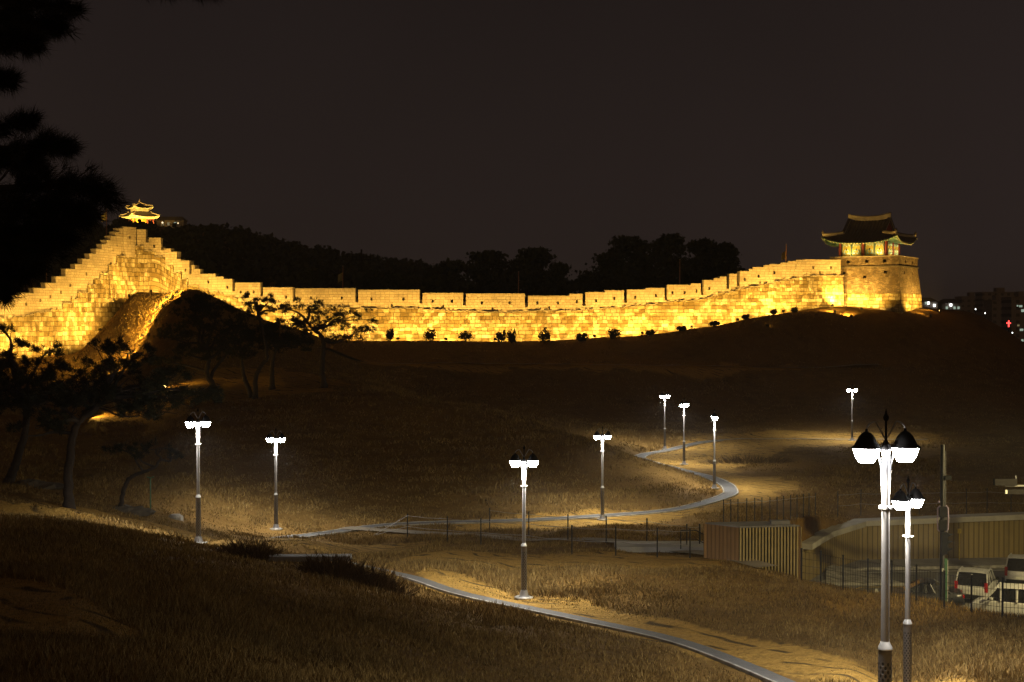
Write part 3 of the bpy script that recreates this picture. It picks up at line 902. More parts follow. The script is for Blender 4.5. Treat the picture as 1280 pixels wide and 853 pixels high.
def rampart():
    pxs = list(np.arange(-150, 1054.1, 2.6))
    P = []; F = []; UV = []; s = 0; last = None
    LED = MB()
    prev_top = None; seg = 0; topv = None
    samples = []
    i = 0
    while i < len(pxs):
        run = rng.integers(2, 6)
        for k in range(run):
            if i+k < len(pxs): samples.append((pxs[i+k], i, min(i+run, len(pxs)-1)))
        i += run
    # stepped top: each run of samples shares one level
    for (px, a, b) in samples:
        pm = 0.5*(pxs[a]+pxs[b])
        d = float(wall_d(px)[0])
        zt = zpy(float(wall_d(pm)[0]), float(para_bottom_py(pm))) + (hash((a*7919) % 1009) % 100)/100*0.16-0.08
        pos_, t, n = wall_pt(px)
        zb = H(pos_.x, pos_.y-1.5)-1.6
        if last is not None: s += math.hypot(pos_.x-last.x, pos_.y-last.y)
        su = s
        st = smooth01(np.array([(250-px)/60]))[0]
        if last is not None and abs(zt-topv) > 0.01:
            cols = [(topv,), (zt,)]
        else: cols = [(zt,)]
        for (z_,) in cols:
            hgt = z_-zb
            for o, z in ((0.5, zb), (0.0, z_), (-3.4, z_), (-3.4, zb)):
                q = pos_+n*o
                P.append((q.x-WO.x, q.y-WO.y, z-WO.z)); UV.append((s*(1+0.45*st), (z-14)*(1-0.22*st)))
        last = pos_; topv = zt
    n = len(P)//4
    for i in range(n-1):
        for k in range(3): F.append((i*4+k, (i+1)*4+k, (i+1)*4+k+1, i*4+k+1))
    mb = MB(); mb.add(P, F); mb.build("rampart", M['rampart'], WALL, uv=UV)
    # jagged row of flat projecting stones at the rampart head
    led = MB()
    for i in range(n-1):
        a = Vector(P[i*4+1]); b = Vector(P[(i+1)*4+1])
        L = math.hypot(b.x-a.x, b.y-a.y)
        if L < 0.05: continue
        t = Vector((b.x-a.x, b.y-a.y, 0)).normalized(); nn = Vector((t.y, -t.x, 0)); rz = math.atan2(t.y, t.x)
        for q in range(max(1, int(L/0.75))):
            f = (q+0.5)/max(1, int(L/0.75)); c = a+(b-a)*f
            pr = rng.uniform(0.12, 0.24); th = rng.uniform(0.06, 0.11)
            if rng.random() < 0.35: continue
            c = c+nn*(pr/2-0.1)
            led.box((c.x, c.y, max(a.z, b.z)+th/2+0.003+rng.uniform(0, 0.05)), (L/max(1, int(L/0.75))*rng.uniform(0.85, 1.0), pr+0.2, th), rz=rz)
    led.build("ledge_stones", M['cap_stone'], WALL)
rampart()

MERLON = []     # (px0, px1, py_top)
def left_merlons():
    xs = [-150,-120,-95,-70,-45,-22,-4,10,26,43,58,71,83,95,104,113,121,128.5,134.5,140,145.5,150.5,155]
    tp = [385,384,382,380,377,374,372,370,367.5,361.5,355,347,337.5,331.5,325,318.5,312.5,306.5,301.5,296.5,291.5,287]
    for i in range(len(tp)): MERLON.append((xs[i], xs[i+1], tp[i], 0))
left_merlons()
MERLON += [(155,171,285.5,0),(171,186,288,1),(186,205,298.5,1),(205,213,312,0),(213,220.5,316,1),(220.5,225.5,326.5-1.5,0),(225.5,239,327,1),
    (239,243,333,0),(243,249.5,337.5,1),(249.5,269,343.5,0),(269,279,347,0),(279,293.5,350,1),(293.5,328.5,354.5,1),
    (328.5,369,360.5,1),(369,447.5,361.7,1),(447.5,528,363.5,1),(528,582.5,367.5,1),(582.5,660,368.2,1),(660,712,371,0),(712,732,368.5,1),
    (732,756,366.5,0),(756,784,364.2,1),(784,807,363.2,0),(807,834.5,361.3,1),(834.5,864,357.3,0),(864,880,355.5,1),(880,892.5,351.3,0),
    (892.5,900,349,0),(900,912,347,1),(912,925,343.4,1),(925,936.5,340.2,0),(936.5,941,337.5,0),(941,954.5,335.2,0),(954.5,962,333,1),
    (962,976,331.5,0),(976,985,329.6,1),(985,995,327.6,0),(995,1004,326.2,1),(1004,1051,325.8,0)]

def merlon(px0, px1, py, gap):
    p0, t0, n0 = wall_pt(px0); p1, _, _ = wall_pt(px1)
    dv = p1-p0; L = dv.length; t = dv/L; n = Vector((t.y, -t.x))
    pm = 0.5*(px0+px1); d = float(wall_d(pm)[0])
    zt = zpy(d, py)
    zb = min(zpy(float(wall_d(px0)[0]), float(para_bottom_py(px0))), zpy(float(wall_d(px1)[0]), float(para_bottom_py(px1))))-0.5
    zlow = zpy(d, float(para_bottom_py(pm)))
    g = 0.42 if (gap and L > 1.1) else 0.0
    Lb = L-g
    front, back = -0.12, -1.0
    # loopholes
    holes = []
    if Lb > 1.3:
        k = 1 if Lb < 3.0 else (2 if Lb < 9.5 else 2)
        for j in range(k):
            c = Lb*(j+0.5+0.06*math.sin(px0*3.1+j))/k
            hz = zlow+(zt-zlow)*0.46
            holes.append((c-0.15, c+0.15, hz, hz+0.42))
        if Lb > 4.5:
            c = Lb*(0.5+0.05*math.sin(px0)); hz = zlow+0.22
            holes.append((c-0.13, c+0.13, hz, hz+0.5))
    xs = sorted({0.0, Lb} | {h[0] for h in holes} | {h[1] for h in holes})
    zs = sorted({zb, zt} | {h[2] for h in holes} | {h[3] for h in holes})
    mb = MB(); UV = []
    def W(a, o, z):
        q = p0+t*a+n*o
        return (q.x-WO.x, q.y-WO.y, z-WO.z)
    s0 = px0*0.11
    def quad(pts):
        mb.add([W(*p) for p in pts], [(0,1,2,3)])
        for p in pts: UV.append((s0+p[0]+p[1]*0.7, p[2]-12))
    for i in range(len(xs)-1):
        for j in range(len(zs)-1):
            a, b, c, e = xs[i], xs[i+1], zs[j], zs[j+1]
            mx, mz = (a+b)/2, (c+e)/2
            inside = any(h[0]-1e-6 <= mx <= h[1]+1e-6 and h[2]-1e-6 <= mz <= h[3]+1e-6 for h in holes)
            if not inside: quad([(a,front,c),(b,front,c),(b,front,e),(a,front,e)])
            else:
                q = front-0.75
                quad([(a,q,c),(b,q,c),(b,q,e),(a,q,e)])
                for (u1, z1, u2, z2) in ((a,c,b,c),(b,e,a,e),(a,e,a,c),(b,c,b,e)):
                    quad([(u1,front,z1),(u1,q,z1),(u2,q,z2),(u2,front,z2)])
    quad([(0,front,zt),(Lb,front,zt),(Lb,back,zt),(0,back,zt)])
    quad([(Lb,front,zb),(Lb,back,zb),(Lb,back,zt),(Lb,front,zt)])
    quad([(0,front,zb),(0,front,zt),(0,back,zt),(0,back,zb)])
    quad([(0,back,zb),(0,back,zt),(Lb,back,zt),(Lb,back,zb)])
    if g:
        # sloping sill in the crenel
        zf = zlow+(zt-zlow)*0.30; zk = zf+0.55
        quad([(Lb,front,zb),(L,front,zb),(L,front,zf),(Lb,front,zf)])
        quad([(Lb,front,zf),(L,front,zf),(L,back,zk),(Lb,back,zk)])
        quad([(Lb,back,zb),(Lb,back,zk),(L,back,zk),(L,back,zb)])
    o = mb.build("merlon", M['parapet'], WALL, uv=UV)
    cap = MB()
    x0 = 0.0; 
    q = p0+t*(Lb/2)+n*(-0.56)
    cap.box((q.x-WO.x, q.y-WO.y, zt+0.063-WO.z), (Lb+0.04, 1.0, 0.12), rot=Matrix(((t.x,-t.y,0),(t.y,t.x,0),(0,0,1))))
    cap.build("cap_stone", M['cap_stone'], o)
for mm in MERLON: merlon(*mm)

# ------------------------------------------------------------------ observation tower at the end of the wall
def tower():
    d0 = 200.5
    pc = Vector((bear(1122.5, d0-2.2), d0-2.2))            # front corner
    tcv = (-pc).normalized()
    a = R(-16)
    nF = Vector((tcv.x*math.cos(a)-tcv.y*math.sin(a), tcv.x*math.sin(a)+tcv.y*math.cos(a)))   # front normal
    nR = Vector((-nF.y, nF.x))                           # right-hand face normal
    wid = 9.6
    ctr = pc-nF*(wid/2)-nR*(wid/2)
    z0 = H(pc.x, pc.y)-0.4
    root = empty("observation_tower", (ctr.x, ctr.y, z0), math.atan2(nR.y, nR.x))
    tag(root, "square stone and brick watchtower with a painted tile-roofed pavilion on top", "tower")
    # local axes: +x right face, -y front face
    h = wid/2
    zs_stone = 23.75-z0; zs_str = 27.4-z0; zs_top = 28.85-z0
    def frust(z1, r1, z2, r2, holes=None):
        return z1, r1, z2, r2
    def block(name, z1, r1, z2, r2, mat, holes=()):
        """square battered block; holes on front (-y) and right (+x) faces"""
        mb = MB(); UV = []
        def rr(z): return r1+(r2-r1)*(z-z1)/(z2-z1)
        for face in range(4):
            hs = [q for q in holes if q[0] == face]
            xs = sorted({-1.0, 1.0} | {q[1] for q in hs} | {q[2] for q in hs})
            zz = sorted({z1, z2} | {q[3] for q in hs} | {q[4] for q in hs})
            def Wp(u, z, dep=0.0):
                r = rr(z); x, y = u*r, -(r-dep)
                c, s = [(1,0),(0,1),(-1,0),(0,-1)][face]
                return (x*c-y*s, x*s+y*c, z)
            def quad(pts):
                mb.add([Wp(*p) for p in pts], [(0,1,2,3)])
                for p in pts: UV.append((p[0]*r1+face*11.3+(p[2] if len(p) > 2 else 0), p[1]+3))
            for i in range(len(xs)-1):
                for j in range(len(zz)-1):
                    u1, u2, a1, a2 = xs[i], xs[i+1], zz[j], zz[j+1]
                    mu, mz = (u1+u2)/2, (a1+a2)/2
                    if any(q[1] <= mu <= q[2] and q[3] <= mz <= q[4] for q in hs):
                        D = 0.6
                        quad([(u1,a1,D),(u2,a1,D),(u2,a2,D),(u1,a2,D)])
                        for (p, z, p2, z_2) in ((u1,a1,u2,a1),(u2,a2,u1,a2),(u1,a2,u1,a1),(u2,a1,u2,a2)):
                            quad([(p,z,0),(p,z,D),(p2,z_2,D),(p2,z_2,0)])
                    else: quad([(u1,a1),(u2,a1),(u2,a2),(u1,a2)])
        mb.add([(-r2,-r2,z2),(r2,-r2,z2),(r2,r2,z2),(-r2,r2,z2)], [(0,1,2,3)])
        for _ in range(4): UV.append((0.3,0.3))
        return mb.build(name, mat, root, uv=UV)
    block("stone_base", -1.5, h+0.75, zs_stone, h+0.5, M['rampart'])
    bh = 0.42
    holes = []
    for u in (-0.58, 0.02, 0.62):
        z = zs_str-0.95 if u != 0.02 else zs_str-1.55
        holes.append((0, u-0.05, u+0.05, z, z+bh))
    for u in (-0.45, 0.35): holes.append((1, u-0.05, u+0.05, zs_str-0.95, zs_str-0.95+bh))
    block("brick_body", zs_stone+0.002, h+0.46, zs_str, h+0.06, M['tower_brick'], holes)
    mb = MB(); mb.box((0,0,zs_str+0.09), (2*h+0.42, 2*h+0.42, 0.16)); mb.build("string_course", M['rock'], root)  # dark rock colour stands in for the shadow line above the course
    holes = []
    for u in (-0.47, 0.08, 0.60): holes.append((0, u-0.05, u+0.05, zs_str+0.62, zs_str+1.06))
    for u in (-0.3, 0.4): holes.append((1, u-0.05, u+0.05, zs_str+0.62, zs_str+1.06))
    block("brick_parapet", zs_str+0.175, h+0.08, zs_top, h+0.08, M['tower_brick'], holes)
    mb = MB(); mb.box((0,0,zs_top+0.07), (2*h+0.36, 2*h+0.36, 0.13)); mb.build("parapet_cap", M['cap_stone'], root)
    # pavilion body
    za = zs_top+0.14; zb = 31.15-z0
    px_, py_ = 3.35, 3.0
    body_off = -0.75
    cols = MB
    for ix in (-1, 0, 1):
        for iy in (-1, 0, 1):
            if ix == 0 and iy == 0: continue
            c = MB(); c.lathe([(0.24,0),(0.24,0.1),(0.21,0.14),(0.20,zb-za)], 12, (ix*px_+body_off, iy*py_, za)); c.build("column", M['red_wood'], root, smooth=True)
    for face in range(4):
        w = px_ if face % 2 == 0 else py_
        off = py_ if face % 2 == 0 else px_
        for half in (-1, 1):
            for k in range(2):
                cx = half*w/2+(k-0.5)*(w-0.5)/2
                mb = MB(); fr = MB(); hole = MB(); curl = MB()
                ww = (w-0.55)/2-0.06; zc = (za+zb)/2-0.04; hh = zb-za-0.25
                c, s = [(1,0),(0,1),(-1,0),(0,-1)][face]
                def T(x, y, z): return (x*c-y*s+body_off, x*s+y*c, z)
                def bx(m_, x, y, z, sx, sy, sz):
                    p = T(x, y, z); m_.box(p, (sx, sy, sz) if face % 2 == 0 else (sy, sx, sz))
                bx(mb, cx, -off, zc, ww, 0.07, hh)
                pn = mb.build("shutter", M['yellow_panel'], root)
                for sx in (-1, 1): bx(fr, cx+sx*(ww/2-0.05), -off-0.045, zc, 0.1, 0.03, hh)
                for sz in (-1, 1): bx(fr, cx, -off-0.043, zc+sz*(hh/2-0.05), ww-0.2, 0.03, 0.1)
                fr.build("frame", M['green_wood'], pn)
                # pale scroll work either side of the view hole
                for sg in (-1, 1):
                    pts = []
                    for q in range(9):
                        an = -2.2+q*0.55
                        pts.append(T(cx+sg*(0.18+0.20*math.cos(an)*0.8), -off-0.05, zc-0.30+0.24*math.sin(an)))
                    curl.tube(pts, 0.085, 5)
                    curl.tube([T(cx+sg*0.12, -off-0.05, zc-0.62), T(cx+sg*0.45, -off-0.05, zc-0.55)], 0.10, 5)
                curl.build("painted_scroll", M['mint_paint'], pn)
                band = MB(); band.tube([T(cx+q*(ww-0.3), -off-0.05, zc+hh*0.34-0.16*math.cos(q*4*math.pi)) for q in np.linspace(-0.5, 0.5, 13)], 0.07, 5)
                band.build("painted_band", M['mint_paint'], pn)
                bx(hole, cx, -off-0.05, zc+0.02, 0.16, 0.05, 0.26)
                hole.build("view_hole", M['dark_recess'], pn)
    # beams under the eaves, in green, with pale band
    for nm, z, s_, hgt, mt in (("lower_beam", zb+0.0, 0.14, 0.2, 'green_wood'), ("bracket_band", zb+0.24, 0.55, 0.22, 'mint_paint'), ("upper_beam", zb+0.46, 0.9, 0.2, 'green_wood')):
        mb = MB(); mb.box((body_off, 0, z), (2*px_+s_, 2*py_+s_, hgt)); mb.build(nm, M[mt], root)
    mb = MB(); mb.box((body_off,0,za-0.02), (2*px_+0.7, 2*py_+0.7, 0.14)); mb.build("floor_slab", M['red_wood'], root)
    # roof
    hip_gable_roof(root, body_off, 0, 5.45, 5.05, 30.95-z0, 34.35-z0, 3.0, 0.42, 0.95)
    return root, z0

def hip_gable_roof(root, ox, oy, ax, by, ze, zr, gx, tb, lift, ribs=0.46):
    """curved tiled roof, ridge along local x; ax/by eave half sizes, gx half ridge, tb where the gable starts"""
    def zc(t): return ze+(zr-ze)*(0.72*t+0.28*t*t)
    def side_lift(u, t): return lift*abs(u)**3.2*max(0.0, 1-t/0.55)**1.5
    roof = MB()
    NX, NT = 240, 18
    def wfront(t): return ax-(ax-gx)*min(t/tb, 1.0)
    for sgn in (-1, 1):
        P = []
        for j in range(NT+1):
            t = j/NT; w = wfront(t)
            for i in range(NX+1):
                u = -1+2*i/NX; x = u*w
                bow = 0.30*(abs(u)**3)*(1-t)
                y = sgn*(by*(1-t)+bow*0)
                rib = 0.10*abs(math.cos(math.pi*x/ribs))
                P.append((ox+x, oy+y, zc(t)+side_lift(u, t)+rib))
        F = []
        for j in range(NT):
            for i in range(NX):
                a = j*(NX+1)+i; q = (a, a+1, a+NX+2, a+NX+1)
                F.append(q if sgn < 0 else q[::-1])
        roof.add(P, F)
    NS = 8; NY = 160
    for sgn in (-1, 1):
        P = []
        for j in range(NS+1):
            t = tb*j/NS; x = sgn*wfront(t); hb = by*(1-t)
            for i in range(NY+1):
                u = -1+2*i/NY; y = u*hb
                rib = 0.10*abs(math.cos(math.pi*y/ribs))
                P.append((ox+x, oy+y, zc(t)+side_lift(u, t)+rib))
        F = []
        for j in range(NS):
            for i in range(NY):
                a = j*(NY+1)+i; q = (a, a+1, a+NY+2, a+NY+1)
                F.append(q if sgn > 0 else q[::-1])
        roof.add(P, F)
    ro = roof.build("tiled_roof", M['roof_tile'], root, smooth=True)
    # gables
    g = MB()
    for sgn in (-1, 1):
        x = ox+sgn*(gx-0.25); b = by*(1-tb)
        g.add([(x, oy-b, zc(tb)), (x, oy+b, zc(tb)), (x, oy, zc(1.0)-0.05)], [(0,1,2)])
    g.build("gable", M['red_wood'], ro)
    # soffit: follows the eaves and rises to the wall head
    sf = MB()
    for sgn in (-1, 1):
        P = []; n = 40
        for i in range(n+1):
            u = -1+2*i/n
            P.append((ox+u*ax, oy+sgn*by, ze+side_lift(u, 0)-0.10)); P.append((ox+u*(ax-2.6), oy+sgn*(by-2.4), ze+0.30))
        sf.add(P, [(2*i, 2*i+2, 2*i+3, 2*i+1) for i in range(n)])
        P = []
        for i in range(n+1):
            u = -1+2*i/n
            P.append((ox+sgn*ax, oy+u*by, ze+side_lift(u, 0)-0.10)); P.append((ox+sgn*(ax-2.6), oy+u*(by-2.4), ze+0.30))
        sf.add(P, [(2*i, 2*i+2, 2*i+3, 2*i+1) for i in range(n)])
    sf.build("soffit", M['soffit_paint'], ro)
    # rafters with pale ends
    rf = MB(); re = MB()
    def rafter(p, q):
        p = Vector(p); q = Vector(q)
        rf.tube([p, q], 0.07, 6)
        dv = (p-q).normalized(); re.tube([p+dv*0.002, p+dv*0.05], 0.085, 6)
    k = int(2*ax/0.42)
    for sgn in (-1, 1):
        for i in range(k+1):
            u = -1+2*i/k
            rafter((ox+u*ax*0.99, oy+sgn*(by-0.10), ze+side_lift(u,0)-0.17), (ox+u*(ax-2.3), oy+sgn*(by-2.2), ze+0.20))
        kk = int(2*by/0.42)
        for i in range(1, kk):
            u = -1+2*i/kk
            rafter((ox+sgn*(ax-0.10), oy+u*by*0.99, ze+side_lift(u,0)-0.17), (ox+sgn*(ax-2.4), oy+u*(by-2.2), ze+0.20))
    rfo = rf.build("rafters", M['green_wood'], ro); rfo["kind"] = "stuff"
    reo = re.build("rafter_ends", M['pale_wood'], ro); reo["kind"] = "stuff"
    # ridges
    def ridge(name, pts, w, h):
        mb = MB(); mb.sweep(pts, w, h); r = mb.build(name, M['plaster'], ro)
        mb = MB(); mb.sweep([(p[0], p[1], p[2]+h) for p in pts], w+0.12, 0.10); mb.build("ridge_tiles", M['roof_tile'], r)
    ridge("main_ridge", [(ox+gx*1.03*u, oy, zr-0.1+0.42*abs(u)**2.2) for u in np.linspace(-1, 1, 13)], 0.34, 0.62)
    for sx in (-1, 1):
        for sy in (-1, 1):
            pts = []
            for t in np.linspace(0.96, tb-0.02, 8):
                pts.append((ox+sx*(gx-0.08), oy+sy*by*(1-t), zc(t)+0.04))
            ridge("gable_ridge", pts, 0.30, 0.36)
            pts = []
            for t in np.linspace(tb+0.02, 0.02, 9):
                w = wfront(t)
                pts.append((ox+sx*(w-0.05), oy+sy*(by*(1-t)-0.05), zc(t)+side_lift(1, t)+0.05))
            ridge("hip_ridge", pts, 0.30, 0.34)
            q = pts[-1]
            mb = MB(); mb.lathe([(0.0,0),(0.16,0.05),(0.2,0.2),(0.1,0.42),(0.02,0.55)], 8, (q[0], q[1], q[2]+0.34)); mb.build("ridge_ornament", M['roof_tile'], ro, smooth=True)
    return ro

TOWER, TZ0 = tower()

# ------------------------------------------------------------------ two-tier pavilion on the summit
def summit_pavilion():
    d = 472.0
    p = at(174.5, 285.0, d)
    zg = H(p.x, p.y)
    root = empty("summit_pavilion", (p.x, p.y, p.z+0.1), R(38))
    tag(root, "small two-tiered pavilion glowing gold on the dark summit above the wall", "pavilion")
    mb = MB(); mb.box((0,0,-1.6), (8.6,8.6,4.0)); mb.build("stone_platform", M['concrete'], root)
    for ix in range(4):
        for iy in range(4):
            if 0 < ix < 3 and 0 < iy < 3: continue
            c = MB(); c.lathe([(0.2,0.4),(0.2,3.0)], 8, ((ix-1.5)*2.2,(iy-1.5)*2.2,0)); c.build("column", M['red_wood'], root, smooth=True)
    mb = MB(); mb.box((0,0,1.7), (3.6,3.6,2.6)); mb.build("inner_room", M['yellow_panel'], root)
    mb = MB(); mb.box((0,0,3.05), (7.4,7.4,0.5)); mb.build("lower_beam", M['pale_wood'], root)
    def tier(ze, rise, r, rt, name):
        mb = MB(); n = 24; rings = 7; P = []; F = []
        for j in range(rings+1):
            t = j/rings; rr = r+(rt-r)*t
            for k in range(n*4):
                f, u = divmod(k, n); u = -1+2*u/n
                x, y = u*rr, -rr
                c, s = [(1,0),(0,1),(-1,0),(0,-1)][f]
                z = ze+rise*(0.6*t+0.4*t*t)+0.8*abs(u)**3*(1-t)**2
                P.append((x*c-y*s, x*s+y*c, z))
        N = n*4
        for j in range(rings):
            for k in range(N):
                k2 = (k+1) % N
                F.append((j*N+k, j*N+k2, (j+1)*N+k2, (j+1)*N+k))
        mb.add(P, F); o = mb.build(name, M['roof_tile'], root, smooth=True)
        e = MB(); Q = [Vector(q) for q in P[:N]]; Q.append(Q[0])
        e.sweep([q+Vector((0,0,-0.34)) for q in Q], 0.26, 0.36); e.build("eave_edge", M['pale_wood'], o)
        sfm = MB(); P2 = []
        for k in range(N+1):
            q = Q[k]; P2.append((q.x*0.98, q.y*0.98, q.z-0.30)); P2.append((q.x*rt/r*1.05, q.y*rt/r*1.05, ze+0.15))
        sfm.add(P2, [(2*i, 2*i+1, 2*i+3, 2*i+2) for i in range(N)]); sfm.build("soffit", M['pale_wood'], o)
        for f in range(4):
            sx, sy = [(1,1),(1,-1),(-1,1),(-1,-1)][f]
            h = MB(); pts = []
            for t in np.linspace(0.02, 0.98, 7):
                rr = r+(rt-r)*t; pts.append((sx*rr*0.985, sy*rr*0.985, ze+rise*(0.6*t+0.4*t*t)+0.8*(1-t)**2))
            h.sweep(pts, 0.34, 0.34); h.build("hip_ridge", M['plaster'], o)
        return o
    tier(3.35, 1.7, 4.9, 2.6, "lower_roof")
    mb = MB(); mb.box((0,0,5.5), (4.4,4.4,1.6)); mb.build("upper_room", M['pale_wood'], root)
    tier(6.3, 1.9, 3.3, 0.25, "upper_roof")
    mb = MB(); mb.lathe([(0.3,0),(0.42,0.25),(0.2,0.5),(0.32,0.75),(0.1,1.1),(0.03,1.8)], 10, (0,0,8.1)); mb.build("finial", M['plaster'], root, smooth=True)
    return root
PAV = summit_pavilion()

# ------------------------------------------------------------------ floodlights
def make_flood(power, glow=True):
    root = empty("floodlight", (0,0,0))
    b = MB(); b.box((0,0,0.30), (0.34,0.22,0.26), rot=Matrix.Rotation(R(38), 3, 'X'))
    b.build("lamp_housing", M['black_metal'], root)
    l = MB(); l.box((0,0.117*math.cos(R(38)), 0.30+0.117*math.sin(R(38))), (0.28,0.012,0.20), rot=Matrix.Rotation(R(38), 3, 'X'))
    l.build("lens", M['flood_glow'], root)
    y = MB(); y.tube([(-0.2,0,0.30),(-0.2,0,0.05),(0.2,0,0.05),(0.2,0,0.30)], 0.018, 5); y.lathe([(0.06,0),(0.05,0.06)], 8)
    y.build("yoke", M['black_metal'], root)
    return root
FLOOD = None
def flood(x, y, target, power, spot=R(125), label=None, blend=0.7, group="floodlights along the wall foot", lift=0.0):
    global FLOOD
    z = H(x, y)+lift
    if FLOOD is None:
        FLOOD = make_flood(power); o = FLOOD
    else: o = copy_tree(FLOOD)
    for ch in list(o.children):
        if ch.type == 'LIGHT': bpy.data.objects.remove(ch)
    t = Vector(target); dv = t-Vector((x, y, z+0.55))
    o.location = (x, y, z); o.rotation_euler = (0, 0, math.atan2(dv.y, dv.x)-math.pi/2)
    tag(o, label or "small black floodlight on the grass aimed up at the lit fortress wall", "floodlight", group)
    L = bpy.data.lights.new("flood_beam", 'SPOT'); L.energy = power; L.color = WARM
    L.spot_size = spot; L.spot_blend = blend; L.shadow_soft_size = 0.12
    lo = bpy.data.objects.new("flood_beam", L); COL.objects.link(lo)
    lo.parent = o
    inv = o.rotation_euler.to_matrix().inverted()
    lo.location = (0, 0.14, 0.55)
    loc_t = inv @ dv
    lo.rotation_euler = loc_t.to_track_quat('-Z', 'Y').to_euler()
    return o

def wall_floods():
    # walk along the wall and stand one lamp every few metres
    px = -120.0; acc = 0; last = None
    while px < 1012:
        p, t, n = wall_pt(px)
        if last is None or (p-last).length > 6.4:
            last = p
            off = 4.4
            if 120 < px < 245: off = 6.0
            q = p+n*off
            zt = zpy(p.y, float(para_bottom_py(px))); zb = H(p.x, p.y-0.5)
            jit = 0.7+0.6*random.random()
            flood(q.x, q.y, (p.x, p.y, zb+(zt-zb)*0.58+0.5), FLOOD_POWER*jit)
        px += 1.0
    for px, off, k in ((1019, 6.5, 0.75), (1034, 8.0, 0.5)):
        p, t, n = wall_pt(px); q = p+n*off
        flood(q.x, q.y, (p.x, p.y, zpy(p.y, 356)), FLOOD_POWER*k)
wall_floods()
# lamps seen on the spur, facing the climbing wall
for (px, py) in ((229,369.5),(216,374),(204,386),(195,404),(186,422),(170,447),(150,470)):
    p = hit(px, py, 100)
    q = Vector((p.x-7.0, p.y+3.5, 0)); q.z = H(q.x, q.y)+1.6
    flood(p.x, p.y, q, FLOOD_POWER*0.42, label="floodlight on the grassy spur throwing warm light across the slope", group="floodlights on the spur", spot=R(74), blend=0.8)
    w, _, _ = wall_pt(max(20, px-70))
    flood(p.x-1.0, p.y+1.2, (w.x, w.y, p.z+3.5), FLOOD_POWER*1.1, label="floodlight on the grassy spur aimed at the climbing wall", group="wall floodlights on the spur", spot=R(80), lift=0.25)
for (px, py, d, tx, tz, pw, lab) in ((205,480,126,30,11,0.30,"added floodlight hidden by the pine, brightening the pine terrace"),(110,500,112,30,14,0.22,"added floodlight brightening the slope behind the layered pine")):
    x = bear(px, d)  # added lamps, out of sight, that brighten the ground among the pines
    o = flood(x, d, (x+tx, d-4, tz), FLOOD_POWER*pw, label=lab, group="added floodlights", spot=R(150))
# tower floods
Mt = TOWER.matrix_basis.copy()
def tl(x, y): 
    c, s = math.cos(TOWER.rotation_euler.z), math.sin(TOWER.rotation_euler.z)
    return (TOWER.location.x+x*c-y*s, TOWER.location.y+x*s+y*c)
for (x, y, tx, ty, tz, pw) in ((-3.2,-9.0,-3.0,-4.7,26,1.0),(1.0,-9.2,0.6,-4.7,26,1.0),(8.6,-2.0,4.7,-1.0,26,0.7),(8.8,2.4,4.7,2.4,26,0.7)):
    a = tl(x, y); b = tl(tx, ty)
    flood(a[0], a[1], (b[0], b[1], tz), FLOOD_POWER*pw, label="floodlight on the hilltop grass washing the watchtower with light", group="floodlights round the tower")
a = tl(-7.0, -24.0)  # two added lamps brighten the roof and its ridges
o = flood(a[0], a[1], (TOWER.location.x-0.8, TOWER.location.y, 33.6), 8000.0, spot=R(34), blend=0.6, label="added narrow-beam floodlight on the dark bank brightening the watchtower roof", group="floodlights round the tower")
a = tl(-17.0, -12.0)
o = flood(a[0], a[1], (TOWER.location.x-0.8, TOWER.location.y, 34.0), 6500.0, spot=R(34), blend=0.6, label="added narrow-beam floodlight near the wall foot brightening the watchtower roof", group="floodlights round the tower")
# lamps on the tower parapet lighting the painted pavilion from below
for (x, y, tx, ty) in ((-2.4,-4.1,-2.4,-2.6),(1.6,-4.1,1.6,-2.6),(4.0,-1.4,2.6,-1.2),(4.0,1.6,2.6,1.4),(-4.3,-1.0,-3.6,-1.0)):
    a = tl(x, y); b = tl(tx, ty)
    o = flood(a[0], a[1], (b[0], b[1], 31.2), 210.0, label="small lamp behind the tower parapet lighting the painted pavilion", group="lamps on the tower parapet", spot=R(150))
    o.location.z = 28.95+0.06; o.scale = (0.5, 0.5, 0.5)
    o["label"] = "small lamp on the tower parapet lighting the painted pavilion"
    for ch in o.children:
        if ch.type == 'LIGHT':
            ch.data.color = (1.0, 0.66, 0.24)
            ch.rotation_euler = Vector((0, 1.0, 1.5)).to_track_quat('-Z','Y').to_euler()
# lamps round the summit pavilion
for k, (dx, dy, pw, tz) in enumerate(((-7,-13,17000,5.0),(7,-13,17000,5.0),(0,-9.5,6000,3.6),(-10,0,8000,3.5),(10,0,8000,3.5))):
    x, y = PAV.location.x+dx, PAV.location.y+dy
    o = flood(x, y, (PAV.location.x, PAV.location.y, PAV.location.z+tz), pw, spot=R(70), label="floodlight on the summit grass lighting the two-tiered pavilion", group="floodlights on the summit")

